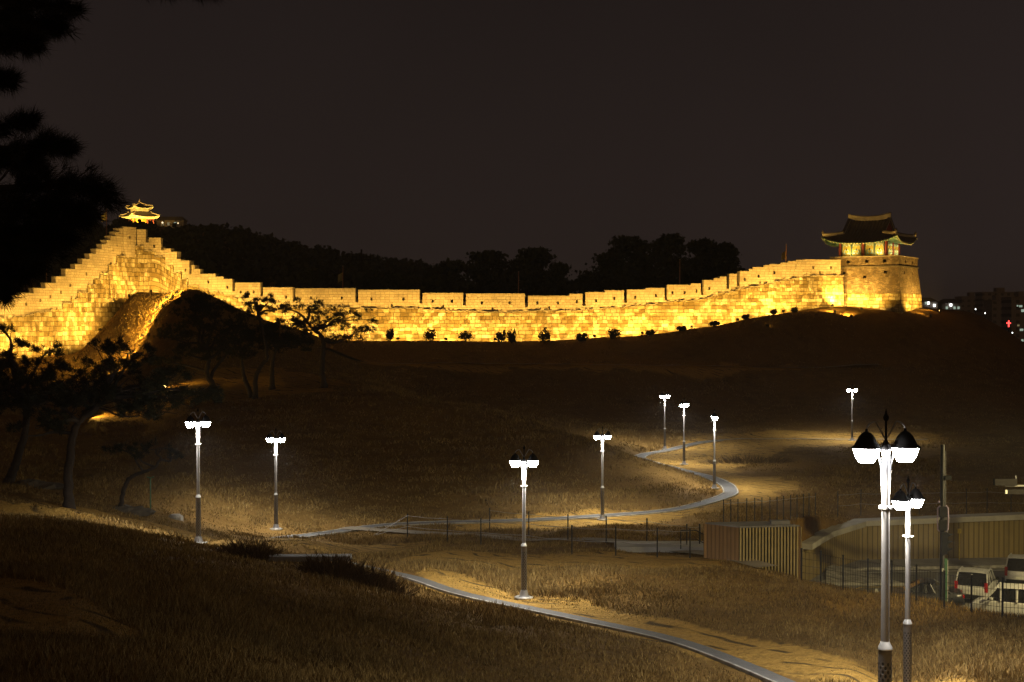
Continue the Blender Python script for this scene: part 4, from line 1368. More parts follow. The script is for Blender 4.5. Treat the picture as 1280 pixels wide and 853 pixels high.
# ------------------------------------------------------------------ street lamps
def sleeve_mat():
    m, t, b = nt("patterned_sleeve"); k = NB(t)
    sp = k.n("ShaderNodeSeparateXYZ", i_0=k.obj())
    an = k.m('ARCTAN2', sp.outputs[1], sp.outputs[0])
    u = k.m('MULTIPLY', an, 16/(2*math.pi)); v = k.m('MULTIPLY', sp.outputs[2], 16.0)
    a = k.m('ABSOLUTE', k.m('SINE', k.m('MULTIPLY', k.m('ADD', u, v), math.pi/2)))
    c = k.m('ABSOLUTE', k.m('SINE', k.m('MULTIPLY', k.m('SUBTRACT', u, v), math.pi/2)))
    d = k.m('MULTIPLY', a, c)
    hole = k.n("ShaderNodeMapRange", i_Value=d, i_1=0.45, i_2=0.6).outputs[0]
    top = k.n("ShaderNodeMapRange", i_Value=sp.outputs[2], i_1=1.70, i_2=1.74).outputs[0]
    hole = k.m('MULTIPLY', hole, k.m('SUBTRACT', 1.0, top))
    cc = k.mix(hole, (0.17,0.155,0.15,1), (0.03,0.028,0.028,1))
    k.put(b, "Base Color", cc); b.inputs["Roughness"].default_value = 0.5; b.inputs["Metallic"].default_value = 0.3
    k.bump(k.m('SUBTRACT', 1.0, hole), 0.6, 0.02, b)
    return m
M['sleeve'] = sleeve_mat()

def make_lamp():
    root = empty("street_lamp", (0,0,0))
    m = MB(); m.lathe([(0.21,-0.3),(0.21,0.06),(0.17,0.10),(0.15,0.22),(0.115,0.30)], 18); m.build("base", M['pole_metal'], root, smooth=True)
    m = MB(); m.lathe([(0.105,0.28),(0.105,1.90)], 20); m.build("sleeve", M['sleeve'], root, smooth=True)
    m = MB(); m.lathe([(0.105,1.90),(0.112,1.905),(0.112,1.93),(0.068,2.02),(0.066,2.03)], 20); m.build("collar", M['silver'], root, smooth=True)
    m = MB(); m.lathe([(0.066,2.02),(0.060,5.05)], 18); po = m.build("pole", M['pole_metal'], root, smooth=True)
    m = MB(); m.lathe([(0.0625,4.08),(0.078,4.085),(0.078,4.13),(0.0625,4.135)], 16)
    for k in range(4):
        a = k*math.pi/2+0.3; m.tube([(0.07*math.cos(a),0.07*math.sin(a),4.11),(0.13*math.cos(a),0.13*math.sin(a),4.11)], [0.014,0.02], 6)
    m.build("clamp_ring", M['silver'], po, smooth=True)
    m = MB(); m.lathe([(0.06,5.0),(0.09,5.02),(0.02,5.16),(0.018,5.44),(0.04,5.47),(0.045,5.51),(0.02,5.56),(0.004,5.64)], 12); m.build("finial", M['hood'], root, smooth=True)
    for sx in (-1, 1):
        m = MB()
        # scrolled bracket arching out from the finial to the lantern, and strut below it
        pts = [(sx*0.02,0,5.18)]
        for q in range(9):
            a = math.pi*0.5+q*(-math.pi*0.62)/8
            pts.append((sx*(0.17+0.16*math.cos(a)*1.0),0,5.29+0.15*math.sin(a)))
        m.tube(pts, 0.014, 6)
        m.tube([(sx*0.055,0,4.30),(sx*0.075,0,4.75),(sx*0.14,0,4.98),(sx*0.20,0,5.02)], [0.016,0.018,0.018,0.014], 6)
        m.tube([(sx*0.03,0,5.08),(sx*0.30,0,5.08)], 0.018, 6)
        m.build("bracket", M['pole_metal'], root, smooth=True)
        la = MB(); cx = sx*0.325
        la.lathe([(0.235,5.03),(0.233,5.042),(0.185,5.08),(0.155,5.14),(0.12,5.21),(0.07,5.265),(0.025,5.29),(0.018,5.33),(0.0,5.335)], 18, (cx,0,0), caps=False)
        la.lathe([(0.0,5.055),(0.242,5.032)], 18, (cx,0,0), caps=False)
        h = la.build("lantern_hood", M['hood'], root, smooth=True)
        g = MB(); g.lathe([(0.115,4.815),(0.165,4.90),(0.195,4.98),(0.205,5.025)], 14, (cx,0,0), caps=True)
        g.build("lantern_bowl", M['lamp_glow'], h, smooth=False)
        L = bpy.data.lights.get("lantern_light")
        if L is None:
            L = bpy.data.lights.new("lantern_light", 'SPOT'); L.energy = LAMP_SPOT; L.color = (1.0, 0.93, 0.80)
            L.spot_size = R(166); L.spot_blend = 0.6; L.shadow_soft_size = 0.12
        lo = bpy.data.objects.new("lantern_light", L); COL.objects.link(lo); lo.parent = root; lo.location = (cx, 0, 4.66)
    return root

LAMPS = [   # bearing px, base py, distance (None: from the ground), scale, rotation
    (1108, None, 22.0, 1.0, 12, "closest tall twin-lantern street lamp, its sleeve cut off by the frame bottom"),
    (1136, None, 35.6, 1.0, 40, "second twin-lantern street lamp, standing close behind the closest one"),
    (655, 748, None, 1.0, 4, "twin-lantern street lamp alone on the grass verge beside the main footpath kerb"),
    (248, 680, None, 1.0, 30, "twin-lantern street lamp near the pines, lowest on the lit grass band"),
    (345, 662, None, 1.0, 2, "twin-lantern street lamp in front of the dark mound, beyond the one by the pines"),
    (753, 650, None, 1.0, 2, "twin-lantern street lamp with dark round hoods at the foot of the big mound"),
    (893, 611, None, 1.0, 86, "street lamp showing one lantern edge-on inside the bend of the hillside footpath"),
    (855, 581, None, 1.0, 50, "middle lamp of the row of three on the winding hillside footpath"),
    (831, 562, None, 1.0, 30, "farthest lamp of the row of three on the winding hillside footpath"),
    (1065, 551, None, 1.0, 3, "small distant twin-lantern street lamp on the slope below the watchtower"),
]
LAMP0 = None
LAMP_POS = []
for px, py, d, sc, rz, lab in LAMPS:
    if d is None: p = hit(px, py, 50.4 if px == 655 else 35)
    else:
        x = bear(px, d); p = Vector((x, d, H(x, d)))
    LAMP_POS.append(p)
    o = LAMP0 if LAMP0 is not None else None
    if o is None:
        LAMP0 = make_lamp(); o = LAMP0
    else: o = copy_tree(LAMP0)
    o.location = p; o.rotation_euler = (0, 0, R(rz))
    tag(o, lab, "street lamp", "twin-lantern park lamps")
    if px != 1108:
        m = MB(); m.lathe([(0.36,-0.25),(0.36,0.045),(0.33,0.06)], 20)
        m.build("footing", M['kerb'], o)

# ------------------------------------------------------------------ trees
def needle_tufts(centers, dirs, size, n, width, tuftmat, name, parent):
    """many thin needles fanning out from each tuft centre"""
    c = np.asarray(centers); m = len(c)
    u = rng.normal(size=(m, n, 3)); u /= np.linalg.norm(u, axis=2, keepdims=True)
    u = u*0.9+np.asarray(dirs)[:, None, :]*0.75; u /= np.linalg.norm(u, axis=2, keepdims=True)
    L = size*(0.6+0.6*rng.random((m, n, 1)))
    w = rng.normal(size=(m, n, 3)); w -= u*np.sum(u*w, 2, keepdims=True); w /= np.linalg.norm(w, axis=2, keepdims=True)
    base = c[:, None, :]+rng.normal(size=(m, n, 3))*size*0.18
    V = np.stack([base-w*width, base+w*width, base+u*L], 2).reshape(-1, 3)
    F = np.arange(len(V)).reshape(-1, 3)
    return fast_mesh(name, V, F, tuftmat, parent)

def limb(mb, p, q, r0, r1, bend=0.12, n=7, sag=0.0):
    p = np.array(p, float); q = np.array(q, float); L = np.linalg.norm(q-p)
    ts = np.linspace(0, 1, n); j = rng.normal(size=3)*bend*L
    j2 = rng.normal(size=3)*bend*L*0.6
    pts = [p+(q-p)*t+j*math.sin(math.pi*t)+j2*math.sin(2*math.pi*t)+np.array([0,0,-sag*L*math.sin(math.pi*t)]) for t in ts]
    mb.tube(pts, list(np.linspace(r0, r1, n)), 7)
    return pts

def pine(name, base, trunk, r0, pads, label, cat="pine tree", group=None, needle=0.24, width=0.018, per=18, density=48, extra_limbs=()):
    """spreading pine: trunk polyline, then flat pads of tufts each on its own branch.
    pads: (x, y, z, rx, ry, rz, attach index) in metres relative to base"""
    root = empty(name, base)
    tag(root, label, cat, group)
    mb = MB()
    tr = [np.array(p, float) for p in trunk]
    # smooth trunk
    T = np.array(tr); t = np.arange(len(T)); tt = np.linspace(0, len(T)-1, 6*len(T))
    S = np.stack([pchip(t, T[:, k], tt) for k in range(3)], 1)
    S[0, 2] -= 0.5
    rad = np.linspace(r0, r0*0.42, len(S)); rad[:3] *= np.array([1.5, 1.25, 1.1])
    mb.tube([tuple(s+rng.normal(size=3)*0.02) for s in S], list(rad), 9)
    for (p, q, a, b) in extra_limbs: limb(mb, p, q, a, b)
    C_ = []; D_ = []
    for (x, y, z, rx, ry, rz, ai) in pads:
        c = np.array([x, y, z])
        a = np.array(trunk[ai], float) if not hasattr(ai, '__len__') else np.array(ai, float)
        pts = limb(mb, a, c+np.array([0, 0, -rz*0.5]), 0.10*r0/0.2, 0.035, 0.10, 8)
        nb = max(4, int(rx*ry*4))
        for k in range(nb):
            an = rng.random()*2*math.pi; rr = math.sqrt(rng.random())
            e = c+np.array([rx*rr*math.cos(an), ry*rr*math.sin(an), rz*(0.3*rng.random()-0.1)])
            s = pts[rng.integers(4, 8)]
            tw = limb(mb, s, e, 0.028, 0.010, 0.12, 5)
        nt_ = int(density*rx*ry)+8
        # tufts gathered in clusters so that gaps stay between them
        ncl = max(5, int(nt_/11))
        an = rng.random(ncl)*2*math.pi; rr = np.sqrt(rng.random(ncl))
        cl = np.stack([1.15*rx*rr*np.cos(an), ry*rr*np.sin(an), rz*(rng.random(ncl)-0.35)*(1.25-rr*0.5)+0.55*rx*0.3*rng.normal(size=ncl)], 1)+c
        k = rng.integers(0, ncl, nt_)
        pts = cl[k]+rng.normal(size=(nt_, 3))*np.array([0.17, 0.17, 0.10])*max(0.8, min(rx, 2)*0.7)
        C_.append(pts)
        dr = pts-c; dr[:, 2] = abs(dr[:, 2])+0.35*rx; dr /= np.linalg.norm(dr, axis=1, keepdims=True)
        D_.append(dr)
    mb.build("trunk", M['bark'], root, smooth=True)
    needle_tufts(np.concatenate(C_), np.concatenate(D_), needle, per, width, M['needles'], "crown", root)
    return root

def ppx(pxs, pys, d, base, dy=0.0):
    """offset from base for a photograph point at distance d+dy"""
    q = at(pxs, pys, d+dy)-base
    return (q.x, q.y, q.z)

def pine_from_photo(name, base_px, base_py, dmin, trunk_px, pads_px, r0, label, group, **kw):
    b = hit(base_px, base_py, dmin); d = b.y
    tr = [(0,0,0)]+[ppx(x, y, d, b, dy) for (x, y, dy) in trunk_px]
    s = d/FPX
    pads = []
    for (x, y, w, h, dy, ai) in pads_px:
        q = ppx(x, y, d, b, dy)
        pads.append((q[0], q[1], q[2], w*s, w*s*0.8, h*s, ai))
    ex = []
    for (p, q, a, c) in kw.pop('limbs', ()):
        ex.append((ppx(p[0], p[1], d, b, p[2]), ppx(q[0], q[1], d, b, q[2]), a, c))
    return pine(name, b, tr, r0, pads, label, group=group, extra_limbs=ex, **kw)

G1 = "spreading pines on the slope below the wall"
pine_from_photo("pine_tree", 406, 485, 100, [(402,462,0),(404,440,0),(404,424,0),(392,412,0),(383,402,0)],
    [(357,386,16,4,0,5),(385,383,22,5,1,5),(420,392,26,6,0,4),(445,398,22,5,-1,4),(398,404,34,6,1,4),(452,412,16,4,0,3),(430,418,30,5,1,3),(372,404,22,5,-1,5)], 0.26,
    "pine with a flat open crown silhouetted against the lit wall, apart from the others", G1, per=15)
pine_from_photo("pine_tree", 274, 504, 90, [(266,482,0),(258,465,0),(262,448,0),(258,436,0)],
    [(222,420,26,9,0,4),(250,400,34,12,1,4),(280,412,30,12,0,4),(236,440,24,8,-1,3),(275,432,26,8,0,3),(205,450,20,6,0,2),(262,384,28,10,1,4),(240,378,20,8,0,4)], 0.28,
    "dark pine with a forked X-shaped trunk on the terrace edge", G1, limbs=[((266,482,0),(282,440,1),0.16,0.08),((267,480,0),(225,502,-2),0.13,0.05)], density=85)
pine_from_photo("pine_tree", 315, 497, 95, [(309,482,0),(304,466,0),(302,448,0)],
    [(295,425,28,11,0,3),(318,412,26,10,1,3),(290,440,24,7,0,3),(305,392,22,9,0,3)], 0.24,
    "pine whose slim trunk leans left, middle of the terrace clump", G1, density=85)
pine_from_photo("pine_tree", 319, 499, 95, [(319,480,0),(324,460,0),(334,446,0),(330,420,0),(323,395,0)],
    [(318,372,16,4,0,5),(335,376,16,4,0,5),(343,388,14,4,0,5),(322,385,18,5,0,5),(350,420,22,8,0,4),(335,432,28,7,1,3)], 0.22,
    "pine bent to the right with wispy top branches crossing the lit wall", G1)
pine_from_photo("pine_tree", 340, 487, 100, [(340,470,0),(341,452,0),(345,436,0)],
    [(355,425,28,8,0,3),(372,432,22,6,0,3),(335,420,24,8,1,3),(360,408,20,7,0,3)], 0.25,
    "straight-trunked pine at the back of the terrace clump", G1, density=85)
pine_from_photo("pine_tree", 87, 635, 55, [(85,605,0),(88,570,0),(92,542,0),(98,528,0),(118,512,0),(136,498,0)],
    [(150,455,36,7,0,6),(128,430,24,5,0,6),(108,470,40,8,1,5),(165,485,44,8,-1,6),(205,470,30,6,0,6),(215,498,38,7,1,6),(130,500,46,8,0,5),(75,505,44,8,0,4),(185,515,40,6,0,6),(242,490,24,5,0,6),(45,530,36,5,-1,4),(160,440,26,5,0,6)], 0.24,
    "large pine with a straight trunk and wide layered crown in front of the pine slope", G1, needle=0.24, per=18, density=80,
    limbs=[((92,542,0),(30,545,-1),0.09,0.03),((98,528,0),(175,520,0),0.08,0.03)])
pine_from_photo("pine_tree", 10, 606, 60, [(18,585,0),(26,560,0),(33,530,0),(30,505,0),(22,480,0)],
    [(18,430,16,4,0,5),(12,455,36,7,0,5),(45,460,32,7,0,4),(20,485,44,8,0,4),(70,475,30,6,1,4),(0,505,40,7,0,4),(55,500,34,6,-1,3),(2,410,14,5,0,5),(60,438,20,4,0,5),(-30,470,36,9,0,4)], 0.27,
    "leaning pine at the picture edge with the bright wall behind its crown", G1, needle=0.24, per=18, density=80)
pine_from_photo("pine_tree", 150, 638, 55, [(154,615,0),(162,598,0),(180,590,0),(194,584,0),(201,575,0),(212,577,0)],
    [(170,566,20,4,0,4),(195,560,18,4,0,5),(215,570,14,3,0,6),(150,560,16,4,0,3)], 0.12,
    "low crooked pine bending sideways over a green prop", G1, density=40)

# near pine reaching in from the side of the view
def near_pine():
    d = 12.0
    x0 = bear(-230, d)
    base = Vector((x0, d, H(x0, d)))
    s = d/FPX
    root = empty("pine_tree", base)
    tag(root, "near black pine whose needled branches hang into the upper corner of the sky", "pine tree", G1)
    mb = MB()
    top = ppx(-215, -420, d, base)
    mb.tube([(0,0,-0.5),(0.05,0,1.0),(0.1,0,2.5),(0.05,0.1,4.0),(top[0],top[1],top[2])], [0.30,0.24,0.22,0.19,0.10], 12)
    Cn = []; Dn = []
    # branch runs: (start py on trunk, list of points px,py, half thickness px)
    runs = [
        (40, [(-150,30),(-60,20),(0,22),(50,30),(70,32)], 20),
        (70, [(-120,60),(-40,48),(10,52),(40,52)], 20),
        (0, [(-150,-10),(-40,-6),(20,4),(60,6),(92,12)], 9),
        (130, [(-150,110),(-60,102),(-10,101),(12,101)], 8),
        (190, [(-150,180),(-60,160),(0,158),(40,150)], 14),
        (220, [(-150,200),(-50,188),(20,186),(60,182),(80,181)], 17),
        (230, [(-130,215),(-40,205),(20,205),(45,200)], 12),
        (280, [(-150,260),(-60,240),(20,235),(80,230),(132,242)], 32),
        (300, [(-130,285),(-40,268),(30,262),(75,262),(104,266)], 28),
        (330, [(-130,320),(-40,300),(10,295),(55,290),(74,292)], 30),
        (350, [(-130,340),(-40,315),(0,310),(30,308),(52,312)], 28),
        (380, [(-130,365),(-50,345),(-5,340),(28,338)], 28),
        (-60, [(-120,-60),(60,-40),(150,-22),(215,-14),(262,-12)], 9),
        (440, [(-130,410),(-60,380),(-20,368),(6,366)], 16),
    ]
    for (py0, pts, th) in runs:
        dy = float(rng.normal())*0.35
        P = [np.array(ppx(-225, py0+40, d, base))]+[np.array(ppx(a, b, d, base, dy)) for a, b in pts]
        P = np.array(P); t = np.arange(len(P)); tt = np.linspace(0, len(P)-1, 26)
        S = np.stack([pchip(t, P[:, k], tt) for k in range(3)], 1)
        mb.tube([tuple(q) for q in S], list(np.linspace(0.06, 0.010, len(S))), 6)
        for k in range(5, 26):
            # side twigs bearing needle brushes
            for _ in range(int(3+th*0.17)):
                o = rng.normal(size=3); o[1] *= 1.3; o /= np.linalg.norm(o)
                ln = th*s*(0.15+1.05*rng.random()**1.3)*(1.0-0.5*max(0, (k-14)/11))
                dirn = (S[min(k+1, 25)]-S[k-1]); dirn /= np.linalg.norm(dirn)+1e-9
                e = S[k]+o*ln+dirn*ln*0.8
                mb.tube([tuple(S[k]), tuple((S[k]+e)/2+np.array([0,0,-0.01])), tuple(e)], [0.007, 0.005, 0.003], 4, caps=False)
                w = (e-S[k]); w /= np.linalg.norm(w)+1e-9
                Cn.append(e); Dn.append(w*1.4)
                if rng.random() < 0.5: Cn.append(S[k]*0.45+e*0.55); Dn.append(w)
    mb.build("trunk", M['bark'], root, smooth=True)
    needle_tufts(np.array(Cn), np.array(Dn), 0.125, 40, 0.0026, M['needles'], "crown", root)
near_pine()

def leaf_cloud(name, ells, n, size, mat, parent, flat=0.5):
    """leaf clumps filling a union of ellipsoids, thicker towards the skin"""
    V = []; vol = np.array([e[3]*e[4]*e[5] for e in ells]); pr = vol**0.67; pr /= pr.sum()
    k = rng.choice(len(ells), n, p=pr)
    E = np.array(ells)
    u = rng.normal(size=(n, 3)); u /= np.linalg.norm(u, axis=1, keepdims=True)
    r = rng.random((n, 1))**0.40
    c = E[k, :3]+u*r*E[k, 3:6]*(1+0.18*rng.normal(size=(n, 1)))
    a = rng.normal(size=(n, 3)); a /= np.linalg.norm(a, axis=1, keepdims=True)
    b = rng.normal(size=(n, 3)); b[:, 2] *= flat; b -= a*np.sum(a*b, 1, keepdims=True); b /= np.linalg.norm(b, axis=1, keepdims=True)
    s = size*(0.5+rng.random((n, 1)))
    V = np.stack([c-a*s, c+b*s*0.7, c+a*s, c-b*s*0.7], 1).reshape(-1, 3)
    return fast_mesh(name, V, np.arange(len(V)).reshape(-1, 4), mat, parent)

# pines standing behind the wall: (px centre, top py, half width px, base py, distance, label)
BACK = [
    (398,336,30,368,216,"low dark pine behind the wall, beside the flagpole with the flag"),
    (480,341,38,372,218,"low wide pine behind the wall, beyond the pylon"),
    (512,352,20,372,220,"small pine behind the wall, between the low pine and the tall grove"),
    (562,328,36,374,222,"first tree of the lower pine grove, next to the gap by the hill"),
    (612,314,40,374,226,"round-topped pine with the highest crown of the lower grove"),
    (660,311,38,374,224,"broad pine in the lower grove behind the bare pole"),
    (694,330,26,374,220,"ragged pine ending the lower grove beside the sky gap"),
    (752,318,34,374,222,"sloping-crowned pine starting the tall grove beside the sky gap"),
    (785,296,36,372,226,"tall pine with a pointed tuft on top in the tall grove"),
    (838,293,36,368,224,"flat-topped pine in the middle of the tall grove"),
    (878,299,34,362,226,"dense pine of the tall grove above the pole"),
    (906,304,24,352,222,"last pine of the tall grove, closest to the watchtower"),
]
for (px, py, hw, pb, d, lab) in BACK:
    x = bear(px, d); g = H(x, d)
    zt = at(px, py, d).z
    r = hw*d/FPX; hgt = zt-g
    root = empty("pine_tree", (x, d, g)); tag(root, lab, "pine tree", "dark pines behind the wall")
    tb = MB(); top = (0.3*rng.normal(), 0, hgt*0.8)
    limb(tb, (0,0,-0.6), top, 0.32, 0.12, 0.05, 8)
    el = []
    nE = 13
    for k in range(nE):
        f = k/(nE-1)
        zz = hgt*(0.22+0.70*f)
        sp = r*(1.0-0.55*f**1.6)
        ex = sp*rng.uniform(-0.85, 0.85); ey = sp*rng.uniform(-0.6, 0.6)
        rr = r*rng.uniform(0.30, 0.48)
        el.append((ex, ey, zz, rr, rr, rr*rng.uniform(0.38, 0.6)))
        limb(tb, (0, 0, max(0.5, zz-1.4)), (ex, ey, zz), 0.10, 0.03, 0.08, 5)
    el.append((0.1*r, 0, hgt*0.93, r*0.40, r*0.4, hgt*0.07))
    el.append((0, 0, hgt*0.45, r*0.85, r*0.7, hgt*0.36)); el.append((0, 0, hgt*0.22, r*1.05, r*0.7, hgt*0.20))
    tb.build("trunk", M['bark'], root, smooth=True)
    leaf_cloud("crown", el, 9000, 0.30, M['dark_leaves'], root)

# far wooded hill
def far_forest():
    pxs = rng.uniform(-260, 640, 1500)
    qs = rng.uniform(250, 500, 1500)
    el = []
    for px, d in zip(pxs, qs):
        x = bear(px, d); z = H(x, d)
        if px > 560 and d < 300: continue
        r = rng.uniform(1.1, 2.7)
        if 110 < px < 260 and d > 380: r *= 0.55
        if 125 < px < 225 and 385 < d < 486: continue
        el.append((x, d, z+r*0.6, r, r, r*0.9))
    o = leaf_cloud("hill_forest", el, 70000, 0.75, M['dark_leaves'], None)
    tag(o, kind="stuff")
far_forest()

# round clipped shrubs at the wall foot
SHRUB = [(487,419,6,8),(538,419,9,9),(582,420,12,7),(626,421,7,8),(640,420,7,9),(681,418,9,9),(727,423,9,6),(768,419,10,8),(812,416,6,4),(852,415,7,6),(893,412,8,5),(932,407,6,4),(967,397.5,5,5),(993,392,5,4)]
shrub_words = ["smallest dark shrub, first along the wall foot after the flat-crowned pine","twin-domed dark shrub between the first and the long low one","long low arched dark shrub at the wall foot","dark shrub leaning on a rounder neighbour at the wall foot",
  "rounder one of the touching pair of shrubs at the wall foot","upright dark shrub below the joint of two battlements","low sparse shrub before the wall starts to rise","broad dark shrub where the wall begins to climb","tiny shrub beside the broad one on the rising ground",
  "small dark shrub midway along the rising wall foot","flat dark shrub on the lip of the bank under the rising wall","little shrub beside the floodlight where the lit grass begins","little rounded shrub on the lit grass strip","last little shrub before the watchtower"]
for (px, py, w, h), lab in zip(SHRUB, shrub_words):
    d = float(wall_d(px)[0])-6.2
    x = bear(px, d); g = H(x, d); s = d/FPX
    root = empty("shrub", (x, d, g)); tag(root, lab, "shrub", "clipped shrubs along the wall foot")
    hh = max(0.7, (at(px, py-h, d).z-g)); ww = w*s
    tb = MB()
    for k in range(4): limb(tb, (0.1*rng.normal(),0,-0.1), (ww*0.5*rng.uniform(-1,1), 0.2*rng.normal(), hh*0.7), 0.05, 0.02, 0.1, 4)
    tb.build("stems", M['bark'], root)
    leaf_cloud("foliage", [(-ww*rng.uniform(.25,.5),0,hh*rng.uniform(.42,.6),ww*rng.uniform(.45,.65),0.6,hh*rng.uniform(.3,.42)),(ww*rng.uniform(.25,.5),0.1,hh*rng.uniform(.42,.66),ww*rng.uniform(.4,.6),0.6,hh*rng.uniform(.3,.42)),(0,0,hh*0.34,ww*0.8,0.6,hh*0.32),(ww*rng.uniform(-.6,.6),0,hh*0.8,ww*0.25,0.4,hh*0.22)], 620, 0.11, M['dark_leaves'], root)

# bare brushwood by the path
def brush(px, py, d, rx, h, n, label):
    x = bear(px, d); g = H(x, d)
    root = empty("bush", (x, d, g)); tag(root, label, "bush", "bare bushes above the footpath")
    V = []; F = []
    for k in range(n):
        a = rng.random()*2*math.pi; rr = math.sqrt(rng.random())
        bx, by = rx*rr*math.cos(a), 1.1*rr*math.sin(a)
        gz = H(x+bx, d+by)-g
        hh = h*(0.5+0.6*rng.random())*(1.05-0.55*rr*rr)
        p = np.array([bx*0.85, by*0.85, gz-0.1]); dr = np.array([bx*0.25+0.25*rng.normal(), 0.25*rng.normal(), hh])
        for br in range(5):
            q0 = p+dr*(0.0 if br == 0 else rng.uniform(0.2, 0.7)); e = p+dr if br == 0 else q0+(dr*rng.uniform(0.3, 0.5)+rng.normal(size=3)*np.array([.22,.22,.10])*h*0.6)
            w = np.array([0.009, 0, 0]); m_ = (q0+e)/2+rng.normal(size=3)*0.04
            i = len(V); V += [q0-w, q0+w, m_-w*0.8, m_+w*0.8, e]
            F += [(i, i+1, i+3), (i, i+3, i+2), (i+2, i+3, i+4)]
    fast_mesh("twigs", V, F, M['brush'], root)
brush(310, 705, 50.5, 1.1, 0.8, 300, "smaller bare bush at the end of the low grey slab")
brush(425, 725, 48.5, 1.35, 1.05, 360, "larger bare bush where the dark slope meets the footpath, by the grey slab")
brush(465, 735, 48.5, 1.35, 0.95, 340, "sprawling bare bush with thin twigs over the start of the pale kerb")
brush(935, 580, None or 118.5, 4.0, 0.9, 420, "long dark patch of bushes on the lit slope past the bend of the path")

# ------------------------------------------------------------------ small structures
def slab():
    p = hit(388, 708, 40)
    r = empty("stone_bench", p); tag(r, "low grey stone slab between the two bare bushes above the footpath", "slab")
    m = MB(); m.box((0,0,0.30), (2.9,0.55,0.18), rz=0.03); m.build("slab_top", M['dark_concrete'], r)
    for sx in (-1.2, 0, 1.2):
        m = MB(); m.box((sx,0,0.0), (0.3,0.42,0.42)); m.build("leg", M['rock'], r)
slab()
def platform():
    p = hit(825, 690, 50)
    r = empty("concrete_platform", p); tag(r, "flat pale concrete platform in the grass beside the wooden shed", "platform")
    m = MB(); m.box((0.2,0.5,0.10), (4.4,1.8,0.36)); m.build("platform_slab", M['concrete'], r)
    m = MB()
    for q in ((0.9,-0.45),(2.0,-0.45),(2.0,1.2)): m.tube([(q[0],q[1],0.2),(q[0],q[1],1.05)], 0.025, 6)
    m.tube([(0.9,-0.45,1.05),(1.6,-0.45,1.05),(2.9,-0.45,0.35)], 0.025, 6); m.tube([(0.9,-0.45,0.65),(1.6,-0.45,0.65),(2.6,-0.45,0.15)], 0.02, 6)
    m.build("handrail", M['black_metal'], r)
platform()

def rocks():
    for (px, py, w, h, lab) in ((155,634,38,9,"long dark boulder ledge under the crooked pine"),(40,603,50,9,"dark stone ledge at the foot of the leaning pine"),(737,0,0,0,None)):
        if not lab: continue
        p = hit(px, py+4, 55); s = p.y/FPX
        r = empty("boulder", p); tag(r, lab, "boulder")
        mb = MB(); n = 16; P = []; F = []
        rr = rng.uniform(0.7, 1.15, (6, n))
        for j in range(6):
            a = j/5*math.pi/2
            for k in range(n):
                t = 2*math.pi*k/n
                P.append((w*s*math.cos(a)*math.cos(t)*rr[j,k], 1.0*math.cos(a)*math.sin(t)*rr[j,k], 2*h*s*math.sin(a)*rr[j,k]*0.7-0.25))
        for j in range(5):
            for k in range(n):
                F.append((j*n+k, j*n+(k+1)%n, (j+1)*n+(k+1)%n, (j+1)*n+k))
        mb.add(P, F); mb.build("rock", M['rock'], r)
rocks()
def green_prop():
    p = hit(188, 640, 55)
    r = empty("prop_post", p); tag(r, "thin green post propping up the crooked pine", "post")
    m = MB(); m.tube([(0,0,-0.3),(0,0,1.75)], 0.035, 8); m.build("post", M['green_post'], r)
    m = MB(); m.tube([(-0.18,0,1.78),(0,0,1.72),(0.18,0,1.78)], 0.035, 6); m.build("cradle", M['green_post'], r)
green_prop()
def stone_marker():
    p = hit(219, 648, 55)
    m = MB(); m.lathe([(0.0,0.22),(0.25,0.2),(0.42,0.08),(0.45,-0.2)][::-1], 10); o = m.build("marker_stone", M['kerb'], loc=p)
    tag(o, "small pale stone on the grass between the green post and a lamp", "stone")
stone_marker()

